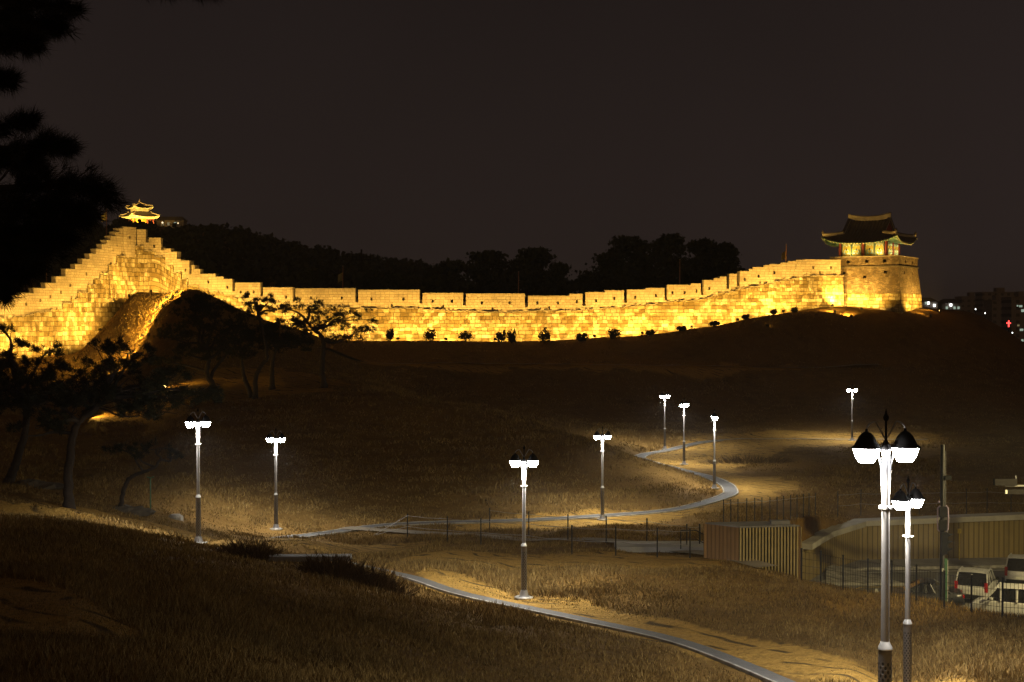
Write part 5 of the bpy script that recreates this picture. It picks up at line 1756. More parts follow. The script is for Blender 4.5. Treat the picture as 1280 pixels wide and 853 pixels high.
def shed():
    A = Vector((bear(880, 61.7), 61.7)); B = Vector((bear(924.5, 60.5), 60.5)); Cc = Vector((bear(1003, 60.9), 60.9))
    # near corner B, left corner A, right corner C; fourth corner closes it
    Dd = A+(Cc-B)
    zt = zpy(60.5, 660.5); zb = min(H(A.x, A.y), H(B.x, B.y), H(Cc.x, Cc.y))-0.4
    ctr = (A+B+Cc+Dd)/4
    root = empty("slatted_shed", (ctr.x, ctr.y, zb+0.4))
    tag(root, "low brown wooden shed, one side boarded and one side open slats, beside the road", "shed")
    O = root.location
    def wall(p, q, name):
        L = (q-p).length; t = (q-p)/L; n = Vector((t.y, -t.x))
        mb = MB(); P = []; UV = []
        for o in (0, -0.1):
            for (s, z) in ((0, zb), (L, zb), (L, zt), (0, zt)):
                w = p+t*s+n*o; P.append((w.x-O.x, w.y-O.y, z-O.z)); UV.append((s, z))
        mb.add(P, [(0,1,2,3),(7,6,5,4),(3,2,6,7),(1,5,6,2),(0,3,7,4)])
        return mb.build(name, M['shed_wood'], root, uv=UV)
    wall(A, B, "boarded_wall"); wall(Cc, Dd, "end_wall"); wall(Dd, A, "rear_wall")
    # slatted side
    L = (Cc-B).length; t = (Cc-B)/L; n = Vector((t.y, -t.x)); rz = math.atan2(t.y, t.x)
    ns = 20; m = MB()
    for i in range(ns):
        s = 0.06+(L-0.12)*i/(ns-1); w = B+t*s
        m.box((w.x-O.x, w.y-O.y, (zb+zt)/2-O.z), (0.066, 0.09, zt-zb-0.02), rz=rz)
    m.build("slats", M['slat_wood'], root)
    w = B+t*(L/2)-n*0.16
    for z in (zb+0.5, (zb+zt)/2, zt-0.2):
        m = MB(); m.box((w.x-O.x, w.y-O.y, z-O.z), (L-0.1, 0.08, 0.10), rz=rz); m.build("rail", M['shed_wood'], root)
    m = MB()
    w = B+t*(L/2)-n*0.55; m.box((w.x-O.x, w.y-O.y, (zb+zt)/2-O.z), (L-0.4, 0.05, zt-zb-0.1), rz=rz); m.build("shade_backing", M['dark_recess'], root)  # near-black sheet stands in for the shade behind the slats
    m = MB()
    rr = [A, B, Cc, Dd]; P = []
    c2 = ctr
    for z in (zt-0.01, zt+0.06):
        for q in rr:
            v = c2+(q-c2)*0.965; P.append((v.x-O.x, v.y-O.y, z-O.z))
    m.add(P, [(3,2,1,0),(4,5,6,7),(0,1,5,4),(1,2,6,5),(2,3,7,6),(3,0,4,7)])
    m.build("roof", M['dark_concrete'], root)
    m = MB(); m.box((w.x-O.x+0.6, w.y-O.y+0.1, zt+0.12-O.z), (0.8,0.4,0.16)); m.build("vent_box", M['dark_concrete'], root)
shed()

# fences
def post_fence(name, posts, h, label, wires=(), mesh=False, tie=None, rad=0.03, wire_r=0.012, mat='black_metal'):
    pts = [Vector((bear(px, d), d, H(bear(px, d), d))) for px, d in posts]
    root = empty(name, pts[0]); tag(root, label, "fence")
    O = root.location
    for p in pts:
        m = MB(); q = p-O
        m.tube([q+Vector((0,0,-0.3)), q+Vector((0,0,h))], rad, 7); m.lathe([(rad*1.3,0),(rad*1.3,0.03),(0.005,0.06)], 7, (q.x,q.y,q.z+h))
        m.build("post", M[mat], root)
    for k, z in enumerate(wires):
        m = MB(); P = []
        if tie is not None:
            a = Vector((bear(*tie), tie[1], H(bear(*tie), tie[1])))-O
            P.append(a+Vector((0,0,0.05)))
        for i, p in enumerate(pts):
            if i > 0:
                mid = (pts[i-1]+p)/2-O; P.append(mid+Vector((0,0,z-0.04)))
            P.append(p-O+Vector((0,0,z)))
        m.tube(P, wire_r, 5); m.build("wire", M['wire'], root)
    if mesh:
        V = MB()
        for i in range(len(pts)-1):
            a, b = pts[i]-O, pts[i+1]-O; L = (b-a).length; n = int(L/0.16)
            for k in range(1, n):
                q = a+(b-a)*(k/n); g = H(q.x+O.x, q.y+O.y)-O.z
                V.tube([(q.x,q.y,g-0.05),(q.x,q.y,a.z+(b.z-a.z)*k/n+h-0.10)], 0.007, 4, caps=False)
            for z in np.linspace(0.1, h-0.1, 5):
                V.tube([a+Vector((0,0,z)), b+Vector((0,0,z))], 0.007, 4, caps=False)
        o = V.build("mesh_panel", M['black_metal'], root); o["kind"] = "stuff"
    return root
def dist(px, py, dmin=45): return hit(px, py, dmin).y
post_fence("rope_fence", [(509, dist(509,673)),(559, dist(559,679)),(601, dist(601,682)),(655, dist(655,687)+0.6),(715, dist(715,693)),(770, dist(770,695)),(822, dist(822,697)),(863, dist(863,698))], 1.25,
    "dark post and wire fence running from the path fork to the slatted shed", wires=(1.18, 0.62), tie=(466, dist(466,671)))
post_fence("rope_fence", [(612, dist(612,664)),(661, dist(661,670)),(710, dist(710,676)),(758, dist(758,679)),(809, dist(809,682)),(859, dist(859,690)),(875, dist(875,690))], 1.25,
    "dark post fence across the grass between the footpath and the concrete platform", wires=(1.15,))
post_fence("wire_fence", [(px, dist(px, py, 70)) for px, py in ((905,656),(914,655.5),(923,655),(934,654),(944,653),(953,652.5),(963,652),(972,651),(980,650),(989,649),(997,648),(1005,647),(1012,646),(1020,645))], 1.35,
    "row of close thin posts on the slope above the slatted shed", wires=(1.2,))
post_fence("wire_fence", [(px, float(rw_d(px))+2.6) for px in (1048,1077,1106,1150,1182,1209,1235,1265,1300)], 1.7,
    "sparse tall thin fence posts along the top of the retaining wall", wires=(1.5,0.8))
post_fence("mesh_fence", [(px, float(np.interp(px, FENCEPX, FENCED))) for px in (1003,1027,1055,1086,1116,1147,1182,1216,1255,1300,1345)], 1.32,
    "black wire mesh fence along the bank above the road with the cars", mesh=True, rad=0.035)

# grey end of the pavement etc. handled in road(); yellow marker post on the retaining wall pavement
def marker_post():
    px = 1200.5; d = float(rw_d(px))-0.5; x = bear(px, d)
    r = empty("marker_post", (x, d, ROAD_Z+0.18)); tag(r, "yellow marker post with a small square head in front of the retaining wall", "post")
    m = MB(); m.tube([(0,0,-0.1),(0,0,1.72)], 0.045, 8); m.build("post", M['yellow_post'], r)
    m = MB(); m.box((0,0,1.86), (0.24,0.06,0.30)); m.build("sign_plate", M['yellow_post'], r)
marker_post()

def traffic_signal():
    d = 70.0; x = bear(1179, d); g = H(x, d)
    r = empty("traffic_signal", (x, d, g)); tag(r, "tall dark traffic signal pole with a side-on three-lens head and lilac-edged boxes", "traffic light")
    zt = at(1179, 556, d).z-g
    m = MB(); m.lathe([(0.20,-0.3),(0.20,0.4),(0.125,0.5),(0.105,zt),(0.0,zt+0.02)], 12); m.build("pole", M['black_metal'], r, smooth=True)
    m = MB(); m.tube([(0.14,-0.08,at(0,664,d).z-g),(0.13,-0.06,zt-0.3)], 0.02, 6); m.build("conduit", M['pole_metal'], r)
    z1, z0 = at(0,632,d).z-g, at(0,664,d).z-g
    for sx in (-1, 1):
        m = MB(); m.tube([(sx*0.17,-0.1,z0),(sx*0.25,-0.1,z0+0.1),(sx*0.27,-0.1,(z0+z1)/2),(sx*0.25,-0.1,z1-0.12),(sx*0.14,-0.1,z1)], 0.035, 7); m.build("lilac_rim", M['lilac'], r, smooth=True)
    m = MB(); m.box((0,-0.12,(z0+z1)/2+0.33), (0.36,0.14,0.52)); m.box((0,-0.12,(z0+z1)/2-0.33), (0.36,0.14,0.52)); m.build("signal_box", M['black_metal'], r)
    m = MB(); m.lathe([(0.0,-0.06),(0.07,0),(0.0,0.08)], 8, (-0.2,-0.1,z1+0.18)); m.build("small_beacon", M['lilac'], r)
    a, b = at(0,665,d).z-g, at(0,692,d).z-g
    m = MB(); m.box((0.02,-0.2,(a+b)/2), (0.30,0.32,a-b)); h = m.build("signal_head", M['black_metal'], r)
    for k in range(3):
        z = a-(a-b)*(k+0.5)/3
        m = MB(); m.add([(0.16,-0.36,z+0.13),(0.16,-0.04,z+0.13),(0.44,-0.06,z+0.10),(0.44,-0.34,z+0.10),(0.16,-0.36,z-0.02),(0.16,-0.04,z-0.02),(0.18,-0.36,z+0.12),(0.18,-0.04,z+0.12)],
                        [(0,3,2,1),(0,4,3),(1,2,5)]); m.build("visor", M['black_metal'], h)
        m = MB(); m.lathe([(0.0,0.0),(0.11,0.0)], 12, caps=False); 
        m = MB(); m.box((0.175,-0.2,z), (0.012,0.2,0.2)); m.build("lens", M['car_glass'], h)
    m = MB(); zz = at(0,597,d).z-g; m.box((0.25,-0.1,zz), (0.32,0.16,0.2)); m.build("camera_box", M['black_metal'], r)
    m = MB(); zz = at(0,712,d).z-g; m.box((0,-0.135,zz), (0.1,0.01,0.16)); m.build("notice_sticker", M['plate'], r)
    # green control post beside it
    xg = bear(1183.5, d+1); r2 = empty("bollard_post", (xg, d+1, H(xg, d+1))); tag(r2, "short dark green post with a pale edge beside the traffic signal", "post")
    zt2 = at(0,700,d+1).z-r2.location.z
    m = MB(); m.box((0,0,zt2/2), (0.14,0.14,zt2+0.1)); m.build("post", M['green_post'], r2)
    m = MB(); m.box((0.085,-0.05,zt2/2), (0.025,0.05,zt2)); m.build("reflector_strip", M['plate'], r2)
    # mast arm coming in from beyond the frame
    d2 = 74.0; xb = bear(1345, d2); g2 = ROAD_Z
    r3 = empty("signal_mast", (xb, d2, g2)); tag(r3, "horizontal signal arm with dark housings reaching in at the picture edge", "traffic light")
    z = at(0,607.5,d2).z-g2
    m = MB(); m.lathe([(0.2,-0.2),(0.16,0.3),(0.12,z+1.0)], 10); m.build("pole", M['hood'], r3, smooth=True)
    L = bear(1257,d2)-xb
    m = MB(); m.tube([(0,0,z),(L,0,z)], 0.05, 8); m.build("arm", M['dark_concrete'], r3, smooth=True)
    m = MB(); m.box((bear(1257,d2)-xb,-0.05,z+0.20), (1.15,0.3,0.34)); m.build("signal_head", M['hood'], r3)
    m = MB(); m.box((bear(1271,d2)-xb,-0.05,z-0.30), (0.95,0.25,0.24)); m.build("camera_housing", M['hood'], r3)
    m = MB(); m.box((bear(1257.5,d2)-xb,-0.15,z-0.30), (0.1,0.1,0.2)); m.build("camera_end", M['plate'], r3)
    m = MB(); m.tube([(bear(1271,d2)-xb,0,z),(bear(1271,d2)-xb,0,z+0.55)], 0.02, 5); m.build("antenna", M['silver'], r3)
traffic_signal()

def added_road_lamp(px, d, z0, power, aim, label):
    x = bear(px, d)
    r = empty("added_road_lamp", (x, d, z0)); tag(r, label, "street lamp")
    m = MB(); m.lathe([(0.14,-0.3),(0.09,0.5),(0.06,9.0)], 10); m.tube([(0,0,8.9),(-0.5,0.4,9.3),(-1.8,1.6,9.5)], 0.05, 6); m.build("pole", M['hood'], r, smooth=True)
    m = MB(); m.box((-2.0,1.8,9.5), (0.75,0.3,0.14), rz=-0.72); m.build("lamp_head", M['hood'], r)
    m = MB(); m.box((-2.0,1.8,9.42), (0.6,0.24,0.02), rz=-0.72); m.build("lens", M['flood_glow'], r)
    L = bpy.data.lights.new("added_road_light", 'SPOT'); L.energy = power; L.color = (1.0, 0.80, 0.36); L.spot_size = R(165); L.spot_blend = 0.6; L.shadow_soft_size = 0.2
    lo = bpy.data.objects.new("added_road_light", L); COL.objects.link(lo); lo.parent = r; lo.location = (-2.0, 1.8, 9.38); lo.rotation_euler = Vector(aim).to_track_quat('-Z','Y').to_euler()
added_road_lamp(1490, 66.0, ROAD_Z, 10500, (-0.8,0.7,-0.9), "assumed tall roadside lamp, out of view, casting warm light over the sunken road and its retaining wall")  # assumed lamp, out of view, that lights the road and its wall
added_road_lamp(1400, 47.0, H(bear(1400, 47.0), 47.0), 3800, (-1.0,0.9,-0.55), "added tall roadside lamp, out of view on the bank, brightening the slatted shed")  # second lamp, added out of view to brighten the shed's slatted side

# ------------------------------------------------------------------ cars
def loft(sections, mat, name, parent, smooth=True):
    """sections: list of (y, [(x, z) half profile from bottom centre side up to roof centre side])"""
    mb = MB(); P = []; F = []
    k = len(sections[0][1])
    for y, prof in sections:
        for x, z in prof: P.append((x, y, z))
        for x, z in reversed(prof): P.append((-x, y, z))
    K = 2*k
    for i in range(len(sections)-1):
        for j in range(K):
            j2 = (j+1) % K
            F.append((i*K+j, i*K+j2, (i+1)*K+j2, (i+1)*K+j))
    F.append(tuple(range(K-1, -1, -1))); e = (len(sections)-1)*K
    F.append(tuple(e+j for j in range(K)))
    mb.add(P, F)
    return mb.build(name, mat, parent, smooth=smooth)

def make_car(kind, paint, label, cat, loc, heading):
    """car along +y (front at +y)"""
    root = empty(kind, loc, heading); tag(root, label, cat)
    if kind == "suv_car": Ln, Wd, belt, top, rear_in, front_in = 4.4, 1.82, 1.02, 1.70, 0.22, 1.75
    elif kind == "sedan_car": Ln, Wd, belt, top, rear_in, front_in = 4.6, 1.80, 0.92, 1.43, 0.75, 1.75
    else: Ln, Wd, belt, top, rear_in, front_in = 4.9, 1.88, 1.28, 1.92, 0.12, 1.05
    h = Wd/2
    hood = belt-0.10
    if kind == "sedan_car": tail = belt+0.02
    else: tail = belt
    def prof(w, zb, zt): return [(w*0.86, zb), (w*0.985, zb+0.14), (w, (zb+zt)/2), (w*0.97, zt-0.10), (w*0.86, zt)]
    S = [(-Ln/2, prof(h*0.88, 0.36, tail-0.14)), (-Ln/2+0.08, prof(h*0.95, 0.28, tail-0.03)), (-Ln/2+0.45, prof(h, 0.24, tail)), (0, prof(h, 0.22, belt)), (Ln/2-front_in, prof(h, 0.22, belt)),
         (Ln/2-0.75, prof(h*0.99, 0.24, hood)), (Ln/2-0.25, prof(h*0.94, 0.28, hood-0.12)), (Ln/2, prof(h*0.80, 0.36, hood-0.28))]
    loft(S, paint, "body", root)
    # glasshouse
    rb = -Ln/2+(0.12 if kind != "sedan_car" else 0.62); rt = rb+rear_in+0.12
    fb = Ln/2-front_in+0.25; ft = fb-(0.85 if kind != "van_car" else 0.55)
    wb, wt = h*0.94, h*(0.76 if kind == "sedan_car" else 0.85)
    def gp(w, z0, z1): return [(w*1.0, z0), (w*0.995, z0+0.001), (w*0.99, z1-0.002), (w*0.98, z1-0.001), (w*0.97, z1)]
    mb = MB()
    zb = belt-0.02
    P = [(-wb,rb,zb),(wb,rb,zb),(wb,fb,zb),(-wb,fb,zb),(-wt,rt,top-0.05),(wt,rt,top-0.05),(wt,ft,top-0.05),(-wt,ft,top-0.05)]
    mb.add(P, [(0,1,5,4),(1,2,6,5),(2,3,7,6),(3,0,4,7),(4,5,6,7)])
    mb.build("windows", M['car_glass'], root)
    # roof skin
    mb = MB(); n = 6
    Q = []; 
    for i in range(n+1):
        y = rt-0.04+(ft-rt+0.08)*i/n; bow = 0.05*math.sin(math.pi*i/n)
        for u in (-1,-0.6,0,0.6,1): Q.append((u*(wt+0.02), y, top-0.03+bow+0.03*(1-abs(u)**2)))
    mb.add(Q, [(i*5+k, i*5+k+1, (i+1)*5+k+1, (i+1)*5+k) for i in range(n) for k in range(4)])
    mb.build("roof", paint, root, smooth=True)
    # pillars
    for sx in (-1, 1):
        th = {"van_car": 0.085, "sedan_car": 0.035, "suv_car": 0.04}[kind]
        segs = [((sx*wb,rb,zb),(sx*wt,rt,top-0.03),th), ((sx*wb,fb,zb),(sx*wt,ft,top-0.03),th)]
        for f in ((0.36, 0.66) if kind != "van_car" else (0.34, 0.60, 0.80)):
            ym = rb+(fb-rb)*f; yt = min(max(ym, rt+0.05), ft-0.05) if kind == "van_car" else rt+(ft-rt)*f
            segs.append(((sx*(wb+0.005),ym,zb),(sx*(wt+0.005),yt,top-0.03),0.022 if kind != "van_car" else 0.085))
        for a_, b_, t_ in segs:
            m = MB(); m.tube([a_, b_], t_, 6); m.build("pillar", paint, root)
        if kind == "suv_car":
            m = MB(); m.tube([(sx*wt*0.98,rt+0.05,top),(sx*wt*0.98,rt+0.2,top+0.07),(sx*wt*0.98,ft-0.2,top+0.07),(sx*wt*0.98,ft-0.05,top)], 0.03, 6); m.build("roof_rail", M['silver'], root, smooth=True)
        m = MB(); m.lathe([(0.02,-0.09),(0.10,-0.05),(0.11,0.05),(0.03,0.10)], 8, (sx*(h+0.12), fb-0.35, belt+0.08)); m.tube([(sx*(h-0.06),fb-0.35,belt),(sx*(h+0.1),fb-0.35,belt+0.05)], 0.025, 5)
        m.build("mirror", M['black_metal'] if kind == "suv_car" else paint, root, smooth=True)
        m = MB()
        if kind == "sedan_car": m.box((sx*h*0.66, -Ln/2+0.02, belt-0.16), (0.42, 0.10, 0.16))
        else: m.box((sx*h*0.88, -Ln/2+0.06, belt-0.05), (0.16, 0.14, 0.52))
        m.build("tail_light", M['tail_light'], root)
        m = MB(); m.box((sx*h*0.68, Ln/2-0.07, 0.66), (0.36, 0.14, 0.15)); m.build("headlight", M['plate'], root)
        for yy in (-Ln/2+0.85, Ln/2-0.88):
            m = MB(); 
            prof_ = [(0.20,-0.1),(0.32,-0.1),(0.335,-0.06),(0.335,0.06),(0.32,0.1),(0.20,0.1)]
            m.lathe(prof_, 20)
            rot = Matrix.Rotation(R(90), 3, 'Y')
            m.v = [tuple(rot @ Vector(v)+Vector((sx*(h-0.10), yy, 0.335))) for v in m.v]
            wl = m.build("wheel", M['rubber'], root, smooth=True)
            m = MB(); m.lathe([(0.0,0.03),(0.19,0.02),(0.21,0.09)], 14, caps=False)
            m.v = [tuple(rot @ Vector((v[0],v[1],sx*v[2]))+Vector((sx*(h-0.10), yy, 0.335))) for v in m.v]
            m.build("rim", M['silver'], wl)
    m = MB(); m.box((0,-Ln/2-0.005,0.62 if kind != "sedan_car" else 0.60), (0.52,0.03,0.13)); m.build("number_plate", M['plate'], root)
    m = MB(); m.box((0,-Ln/2+0.02,0.42), (Wd*0.86,0.14,0.2)); m.build("rear_bumper", M['black_metal'] if kind == "suv_car" else paint, root)
    return root
x = bear(1227, 80); make_car("suv_car", M['white_car'], "white off-road car seen from behind with dark rear window and roof rails", "car", (x, 80.5, ROAD_Z), R(-27))
x = bear(1150, 78); make_car("sedan_car", M['grey_car'], "dark grey saloon with a red tail light behind the mesh fence and signal pole", "car", (x, 78.0, ROAD_Z), R(78))
x = bear(1282, 73); make_car("van_car", M['white_car'], "white van with dark windows closest to the fence at the picture edge", "van", (x, 73.5, ROAD_Z), R(62))
x = bear(1291, 84); make_car("suv_car", M['white_car'], "white car cut off by the picture edge, only its red tail light showing", "car", (x, 85.0, ROAD_Z), R(-27))

# ------------------------------------------------------------------ flagpoles and pylon behind the wall
def flagpole(px, pyt, pyb, flag, label, d):
    b = at(px, pyb, d); x = bear(px, d); g = H(x, d); zt = at(px, pyt, d).z
    r = empty("flagpole", (x, d, g)); tag(r, label, "flagpole", "poles along the wall walk")
    m = MB(); m.tube([(0,0,-0.3),(0,0,(zt-g)*0.5),(0.03,0,zt-g)], [0.09,0.08,0.05], 8); m.build("pole", M['flagpole'], r, smooth=True)
    m = MB(); m.lathe([(0.0,-0.05),(0.08,0.03),(0.0,0.12)], 8, (0.03,0,zt-g)); m.build("pole_tip", M['plaster'], r)
    if flag:
        m = MB(); h = (zt-g); P = []; n = 8
        for i in range(n+1):
            for j in range(5):
                u, v = i/n, j/4
                P.append((-0.06-u*0.62, 0.10*math.sin(u*5)+0.04*v, h-0.9-1.1*v-0.35*u))
        m.add(P, [(i*5+j, (i+1)*5+j, (i+1)*5+j+1, i*5+j+1) for i in range(n) for j in range(4)])
        m.build("flag", M['flag'], r, smooth=True)
flagpole(428.5, 333, 362, True, "flagpole with a small pale flag behind the level stretch of wall", 201.5)
flagpole(648, 340, 368, False, "bare reddish pole in front of the lower pine grove", 201)
flagpole(849.5, 325, 357, False, "short grey pole in front of the tall pine grove", 203.5)
flagpole(982.5, 306, 330, True, "thin pole with a dark furled flag standing clear against the sky", 205)
flagpole(58.5, 292, 352, False, "tall thin orange-brown pole above the climbing wall", 193)
flagpole(133.5, 258, 294, True, "pole with a small yellowish flag near the top of the climbing wall", 205)
def pylon():
    d = 300; x = bear(452, d); g = H(x, d); zt = at(452, 312, d).z-g; s = d/FPX
    r = empty("utility_pole", (x, d, g)); tag(r, "dark utility pole with wide crossarms in front of the far hill", "utility pole")
    m = MB(); m.tube([(0,0,-0.5),(0,0,zt)], [0.3,0.18], 8); m.build("pole", M['hood'], r)
    for py in (321.5, 325): 
        z = at(0,py,d).z-g; m = MB(); m.box((0,0,z), (25*s,0.2,0.25))
        for k in range(6): m.lathe([(0.08,0),(0.16,0.2),(0.08,0.6),(0.02,0.7)], 6, ((k-2.5)*4.4*s,0,z+0.12))
        m.build("crossarm", M['hood'], r)
pylon()

# far lights on the hill and a lamplit hut on the ridge
def tiny_lamp(px, py, d, mat, r_, label, group="far lamps"):
    p = at(px, py, d); g = H(p.x, p.y)
    r = empty("far_lamp", (p.x, p.y, min(g, p.z-0.6))); h = p.z-r.location.z
    tag(r, label, "lamp", group)
    m = MB(); m.tube([(0,0,-0.3),(0,0,h)], 0.08, 6); m.build("post", M['hood'], r)
    m = MB(); m.lathe([(0.02,-r_),(r_*0.8,-r_*0.5),(r_,0),(r_*0.8,r_*0.5),(0.02,r_)], 10, (0,0,h+r_)); m.build("bulb", mat, r)
tiny_lamp(95.5, 283.5, 430, M['small_white'], 0.28, "lone white lamp on the dark hill before the pavilion")
tiny_lamp(366, 328.5, 400, M['small_white'], 0.24, "lone white lamp on the dark hill above the level wall")
tiny_lamp(415, 333.5, 400, M['small_warm'], 0.24, "faint warm lamp on the dark hill beside the flag")
def ridge_hut():
    d = 505; p = at(214, 279.5, d)
    r = empty("ridge_building", (p.x, p.y, p.z-1.2)); tag(r, "low lamplit building among trees on the ridge beside the golden pavilion", "building")
    m = MB(); m.box((0,0,0.4), (10,5,3.4)); m.build("wall", M['bldg'], r)
    m = MB(); m.add([(-5.6,-3,2.1),(5.6,-3,2.1),(5.6,3,2.1),(-5.6,3,2.1),(-4,0,3.6),(4,0,3.6)], [(0,1,5,4),(2,3,4,5),(1,2,5),(3,0,4),(3,2,1,0)]); m.build("roof", M['roof_tile'], r)
    for k, (x, mt) in enumerate(((-2.4,'window_lit_warm'),(-0.4,'window_lit_warm'),(2.0,'window_lit'))):
        m = MB(); m.box((x,-2.53,0.9), (0.8,0.06,1.1)); m.build("window", M[mt], r)
    for k, (px, py, mt) in enumerate(((203,279.5,'small_warm'),(217.5,281,'small_white'),(222.5,280,'small_warm'))):
        tiny_lamp(px, py, 498, M[mt], 0.30 if k < 1 else 0.22, ["warm lamp beside the low ridge building, next to the pavilion","white lamp in front of the low ridge building","faint warm lamp at the far end of the low ridge building"][k])
ridge_hut()

# ------------------------------------------------------------------ city beyond the hill
def facade_mat():
    m, t, b = nt("apartment_facade"); k = NB(t)
    sp = k.n("ShaderNodeSeparateXYZ", i_0=k.obj())
    fx = k.m('FRACT', k.m('DIVIDE', sp.outputs[0], 3.4)); fz = k.m('FRACT', k.m('DIVIDE', sp.outputs[2], 2.9))
    w = k.m('MULTIPLY', k.m('MULTIPLY', k.m('GREATER_THAN', fx, 0.3), k.m('LESS_THAN', fx, 0.75)), k.m('MULTIPLY', k.m('GREATER_THAN', fz, 0.35), k.m('LESS_THAN', fz, 0.8)))
    c = k.mix(w, (0.26,0.22,0.20,1), (0.08,0.07,0.07,1))
    k.put(b, "Base Color", c); b.inputs["Roughness"].default_value = 0.8
    return m
M['facade'] = facade_mat()
def block_of_flats(px0, px1, pyt, d, lab, lit=()):
    x0, x1 = bear(px0, d), bear(px1, d); zt = at(0, pyt, d).z
    r = empty("apartment_building", ((x0+x1)/2, d, 0)); tag(r, lab, "building", "apartment blocks in the city")
    w = x1-x0
    m = MB(); m.box((0,6,zt/2-6), (w,12,zt+12)); m.build("wall", M['facade'], r)
    m = MB(); m.box((0,6,zt+0.3), (w+0.5,12.5,0.6)); m.box((w*0.12,6,zt+1.6), (w*0.25,5,2.6)); m.build("roof", M['bldg'], r)
    for (px, py, mt, ww, hh) in lit:
        q = at(px, py, d); m = MB(); m.box((q.x-r.location.x, -0.05, q.z), (ww, 0.08, hh)); m.build("window", M[mt], r)
block_of_flats(1202, 1227, 372, 800, "distant apartment block with a stepped roof, first beside the hill")
block_of_flats(1228, 1269, 366.5, 760, "tallest dim apartment block beyond the hill", lit=((1260,393.5,'window_lit',2.4,1.0),(1256,398,'window_lit_warm',1.6,1.1),(1261,398.2,'window_lit',2.0,0.9),(1219+12,392,'window_lit',0.7,0.9)))
block_of_flats(1240, 1256, 377, 640, "narrower dim block standing in front of the tallest apartment block", lit=())
block_of_flats(1264, 1290, 373, 600, "apartment block at the picture edge with scattered lit windows", lit=((1276,383,'window_lit',1.3,0.8),(1279,388.5,'window_lit',1.6,1.1),(1273,407,'window_lit_warm',0.9,0.7),(1277,412.5,'window_lit',1.4,0.9),(1272,382.5,'window_lit',0.6,0.6),(1278,426,'window_lit',0.9,1.1)))
def low_roofs():
    d = 520
    for (px0, px1, py, lab, lit) in ((1150,1172,377.5,"low dark house roof just past the watchtower foot",((1157,379,'window_lit'),(1160,379,'window_lit'),(1167.5,382,'window_lit'))),
                                (1178,1202,379,"low dark house with greenish lit windows past the watchtower",((1183,385,'window_lit'),(1188,381.5,'window_lit'),(1192.5,385,'window_lit'),(1197.5,385,'window_lit')))):
        x0, x1 = bear(px0, d), bear(px1, d); zt = at(0, py, d).z
        r = empty("house", ((x0+x1)/2, d, 6)); tag(r, lab, "house")
        m = MB(); m.box((0,4,(zt-6)/2-1), (x1-x0,8,zt-6+2)); m.build("wall", M['bldg'], r)
        w = (x1-x0)/2+0.5; z = zt-6
        m = MB(); m.add([(-w,-0.6,z),(w,-0.6,z),(w,8.6,z),(-w,8.6,z),(-w*.5,4,z+1.6),(w*.5,4,z+1.6)], [(0,1,5,4),(2,3,4,5),(1,2,5),(3,0,4),(3,2,1,0)]); m.build("roof", M['roof_tile'], r)
        for (px, py_, mt) in lit:
            q = at(px, py_, d); m = MB(); m.box((q.x-r.location.x, -0.66, q.z-6), (0.8,0.08,0.9)); m.build("window", M['small_white'] if px in (1160,1167.5,1188) else M[mt], r)
low_roofs()
def church_cross():
    d = 500; p = at(1261, 405.5, d); g = 3.0
    r = empty("neon_cross", (p.x, p.y, g)); tag(r, "small red neon cross glowing among the distant buildings", "cross")
    m = MB(); m.tube([(0,0,-3),(0,0,p.z-g-0.9)], 0.25, 6); m.build("mast", M['hood'], r)
    m = MB(); m.box((0,0,p.z-g), (0.42,0.2,2.6)); m.box((0,0,p.z-g+0.4), (1.5,0.196,0.42)); m.build("neon_tube", M['red_neon'], r)
church_cross()
for (px, py, lab) in ((1219.5,387.5,"tiny street light below the first apartment block"),(1231.5,392.5,"tiny street light on the edge of the dark hill"),(1265.5,417,"tiny street light beneath the red cross")):
    tiny_lamp(px, py, 480, M['small_white'], 0.22, lab, group="street lights of the city")

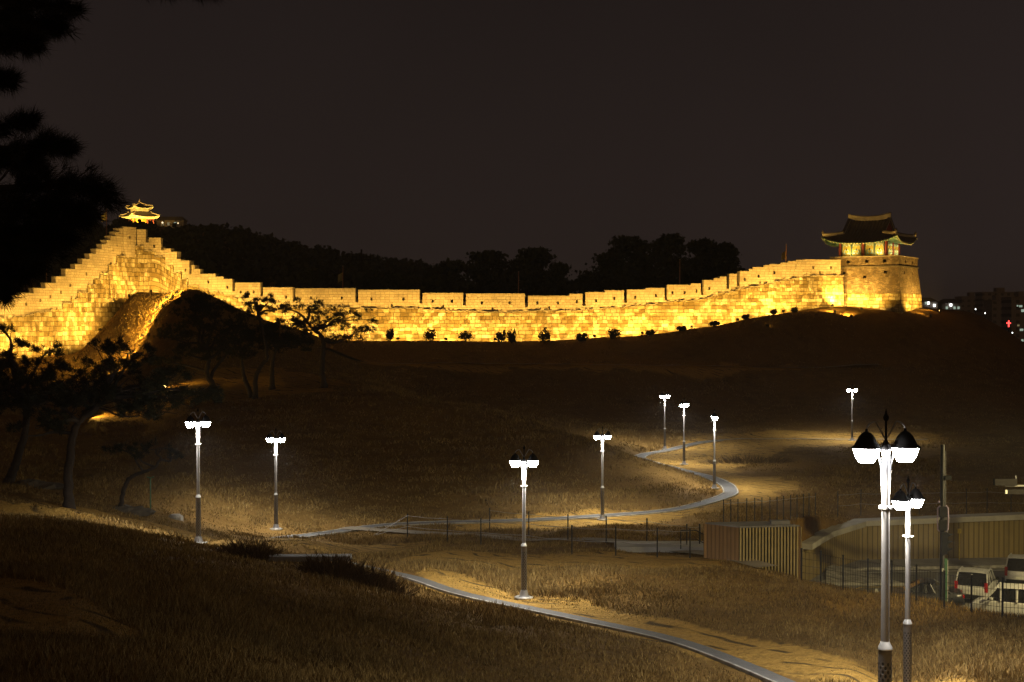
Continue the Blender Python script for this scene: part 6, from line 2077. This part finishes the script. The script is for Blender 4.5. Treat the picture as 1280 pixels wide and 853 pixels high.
# ------------------------------------------------------------------ dry grass blades
def grass():
    N = 240000
    u = rng.uniform(-0.40, 0.40, N)
    d = np.exp(rng.uniform(math.log(16), math.log(200), N))
    x = u*d; y = d
    z = height(x, y)
    px = 640+FPX*u
    vis = (px > -60) & (px < 1340)
    # keep clear: paths, road cut, wall, shed
    m = mown(x, y)
    dn = np.interp(px, FENCEPX, FENCED)+1.0
    cut = (px > 996) & (d > dn+3.5) & (d < rw_d(px)+1.2)
    wd = np.interp(px, WPX, WD)
    patch = vnoise(x*0.12, y*0.12, 9)*0.6+vnoise(x*0.5, y*0.5, 10)*0.4
    rip = 0.5+0.5*np.sin(2*math.pi*z/0.42+5.0*vnoise(x*0.10, y*0.10, 21))
    rip = np.where(d > 60, rip, 0.6)
    patch = patch*(0.45+0.85*rip)
    keep = vis & ~cut & (d < wd-7.0) & (rng.random(N) < np.where(m > 0.5, 0.55, (0.30+0.8*patch)*(0.35+0.9*rip)))
    keep &= bed_lookup(x, y)[0] > 0.85
    x, y, z, d, m, patch = (a[keep] for a in (x, y, z, d, m, patch))
    n = len(x); B = 6
    hgt = (0.07+0.19*patch)*(0.7+0.6*rng.random(n))*np.where(m > 0.5, 0.34, 1.0)
    spread = 0.10+0.0016*d
    bx = x[:, None]+rng.normal(size=(n, B))*spread[:, None]; by = y[:, None]+rng.normal(size=(n, B))*spread[:, None]
    bz = height(bx.ravel(), by.ravel()).reshape(n, B)-0.03
    hh = hgt[:, None]*(0.6+0.7*rng.random((n, B)))
    a = rng.random((n, B))*2*math.pi; lean = hh*(0.25+0.45*rng.random((n, B)))
    w = (0.004+0.00030*d)[:, None]*(0.7+0.6*rng.random((n, B)))
    wa = rng.random((n, B))*math.pi
    P0 = np.stack([bx-np.cos(wa)*w, by-np.sin(wa)*w, bz], -1)
    P1 = np.stack([bx+np.cos(wa)*w, by+np.sin(wa)*w, bz], -1)
    P2 = np.stack([bx+np.cos(a)*lean, by+np.sin(a)*lean, bz+hh], -1)
    V = np.stack([P0, P1, P2], 2).reshape(-1, 3)
    o = fast_mesh("dry_grass", V, np.arange(len(V)).reshape(-1, 3), M['grass'])
    tag(o, kind="stuff")
    print("grass blades", len(V)//3)
grass()

def haze():
    m = bpy.data.materials.new("haze_air"); m.use_nodes = True
    t = m.node_tree; t.nodes.clear()
    o = t.nodes.new("ShaderNodeOutputMaterial"); v = t.nodes.new("ShaderNodeVolumePrincipled")
    v.inputs["Color"].default_value = (0.9, 0.9, 0.9, 1); v.inputs["Density"].default_value = HAZE
    v.inputs["Anisotropy"].default_value = 0.2
    t.links.new(v.outputs[0], o.inputs["Volume"])
    mb = MB(); mb.box((0, 1500, 30), (4400, 3300, 90)); ob = mb.build("haze", m); tag(ob, kind="stuff")
if HAZE > 0: haze()
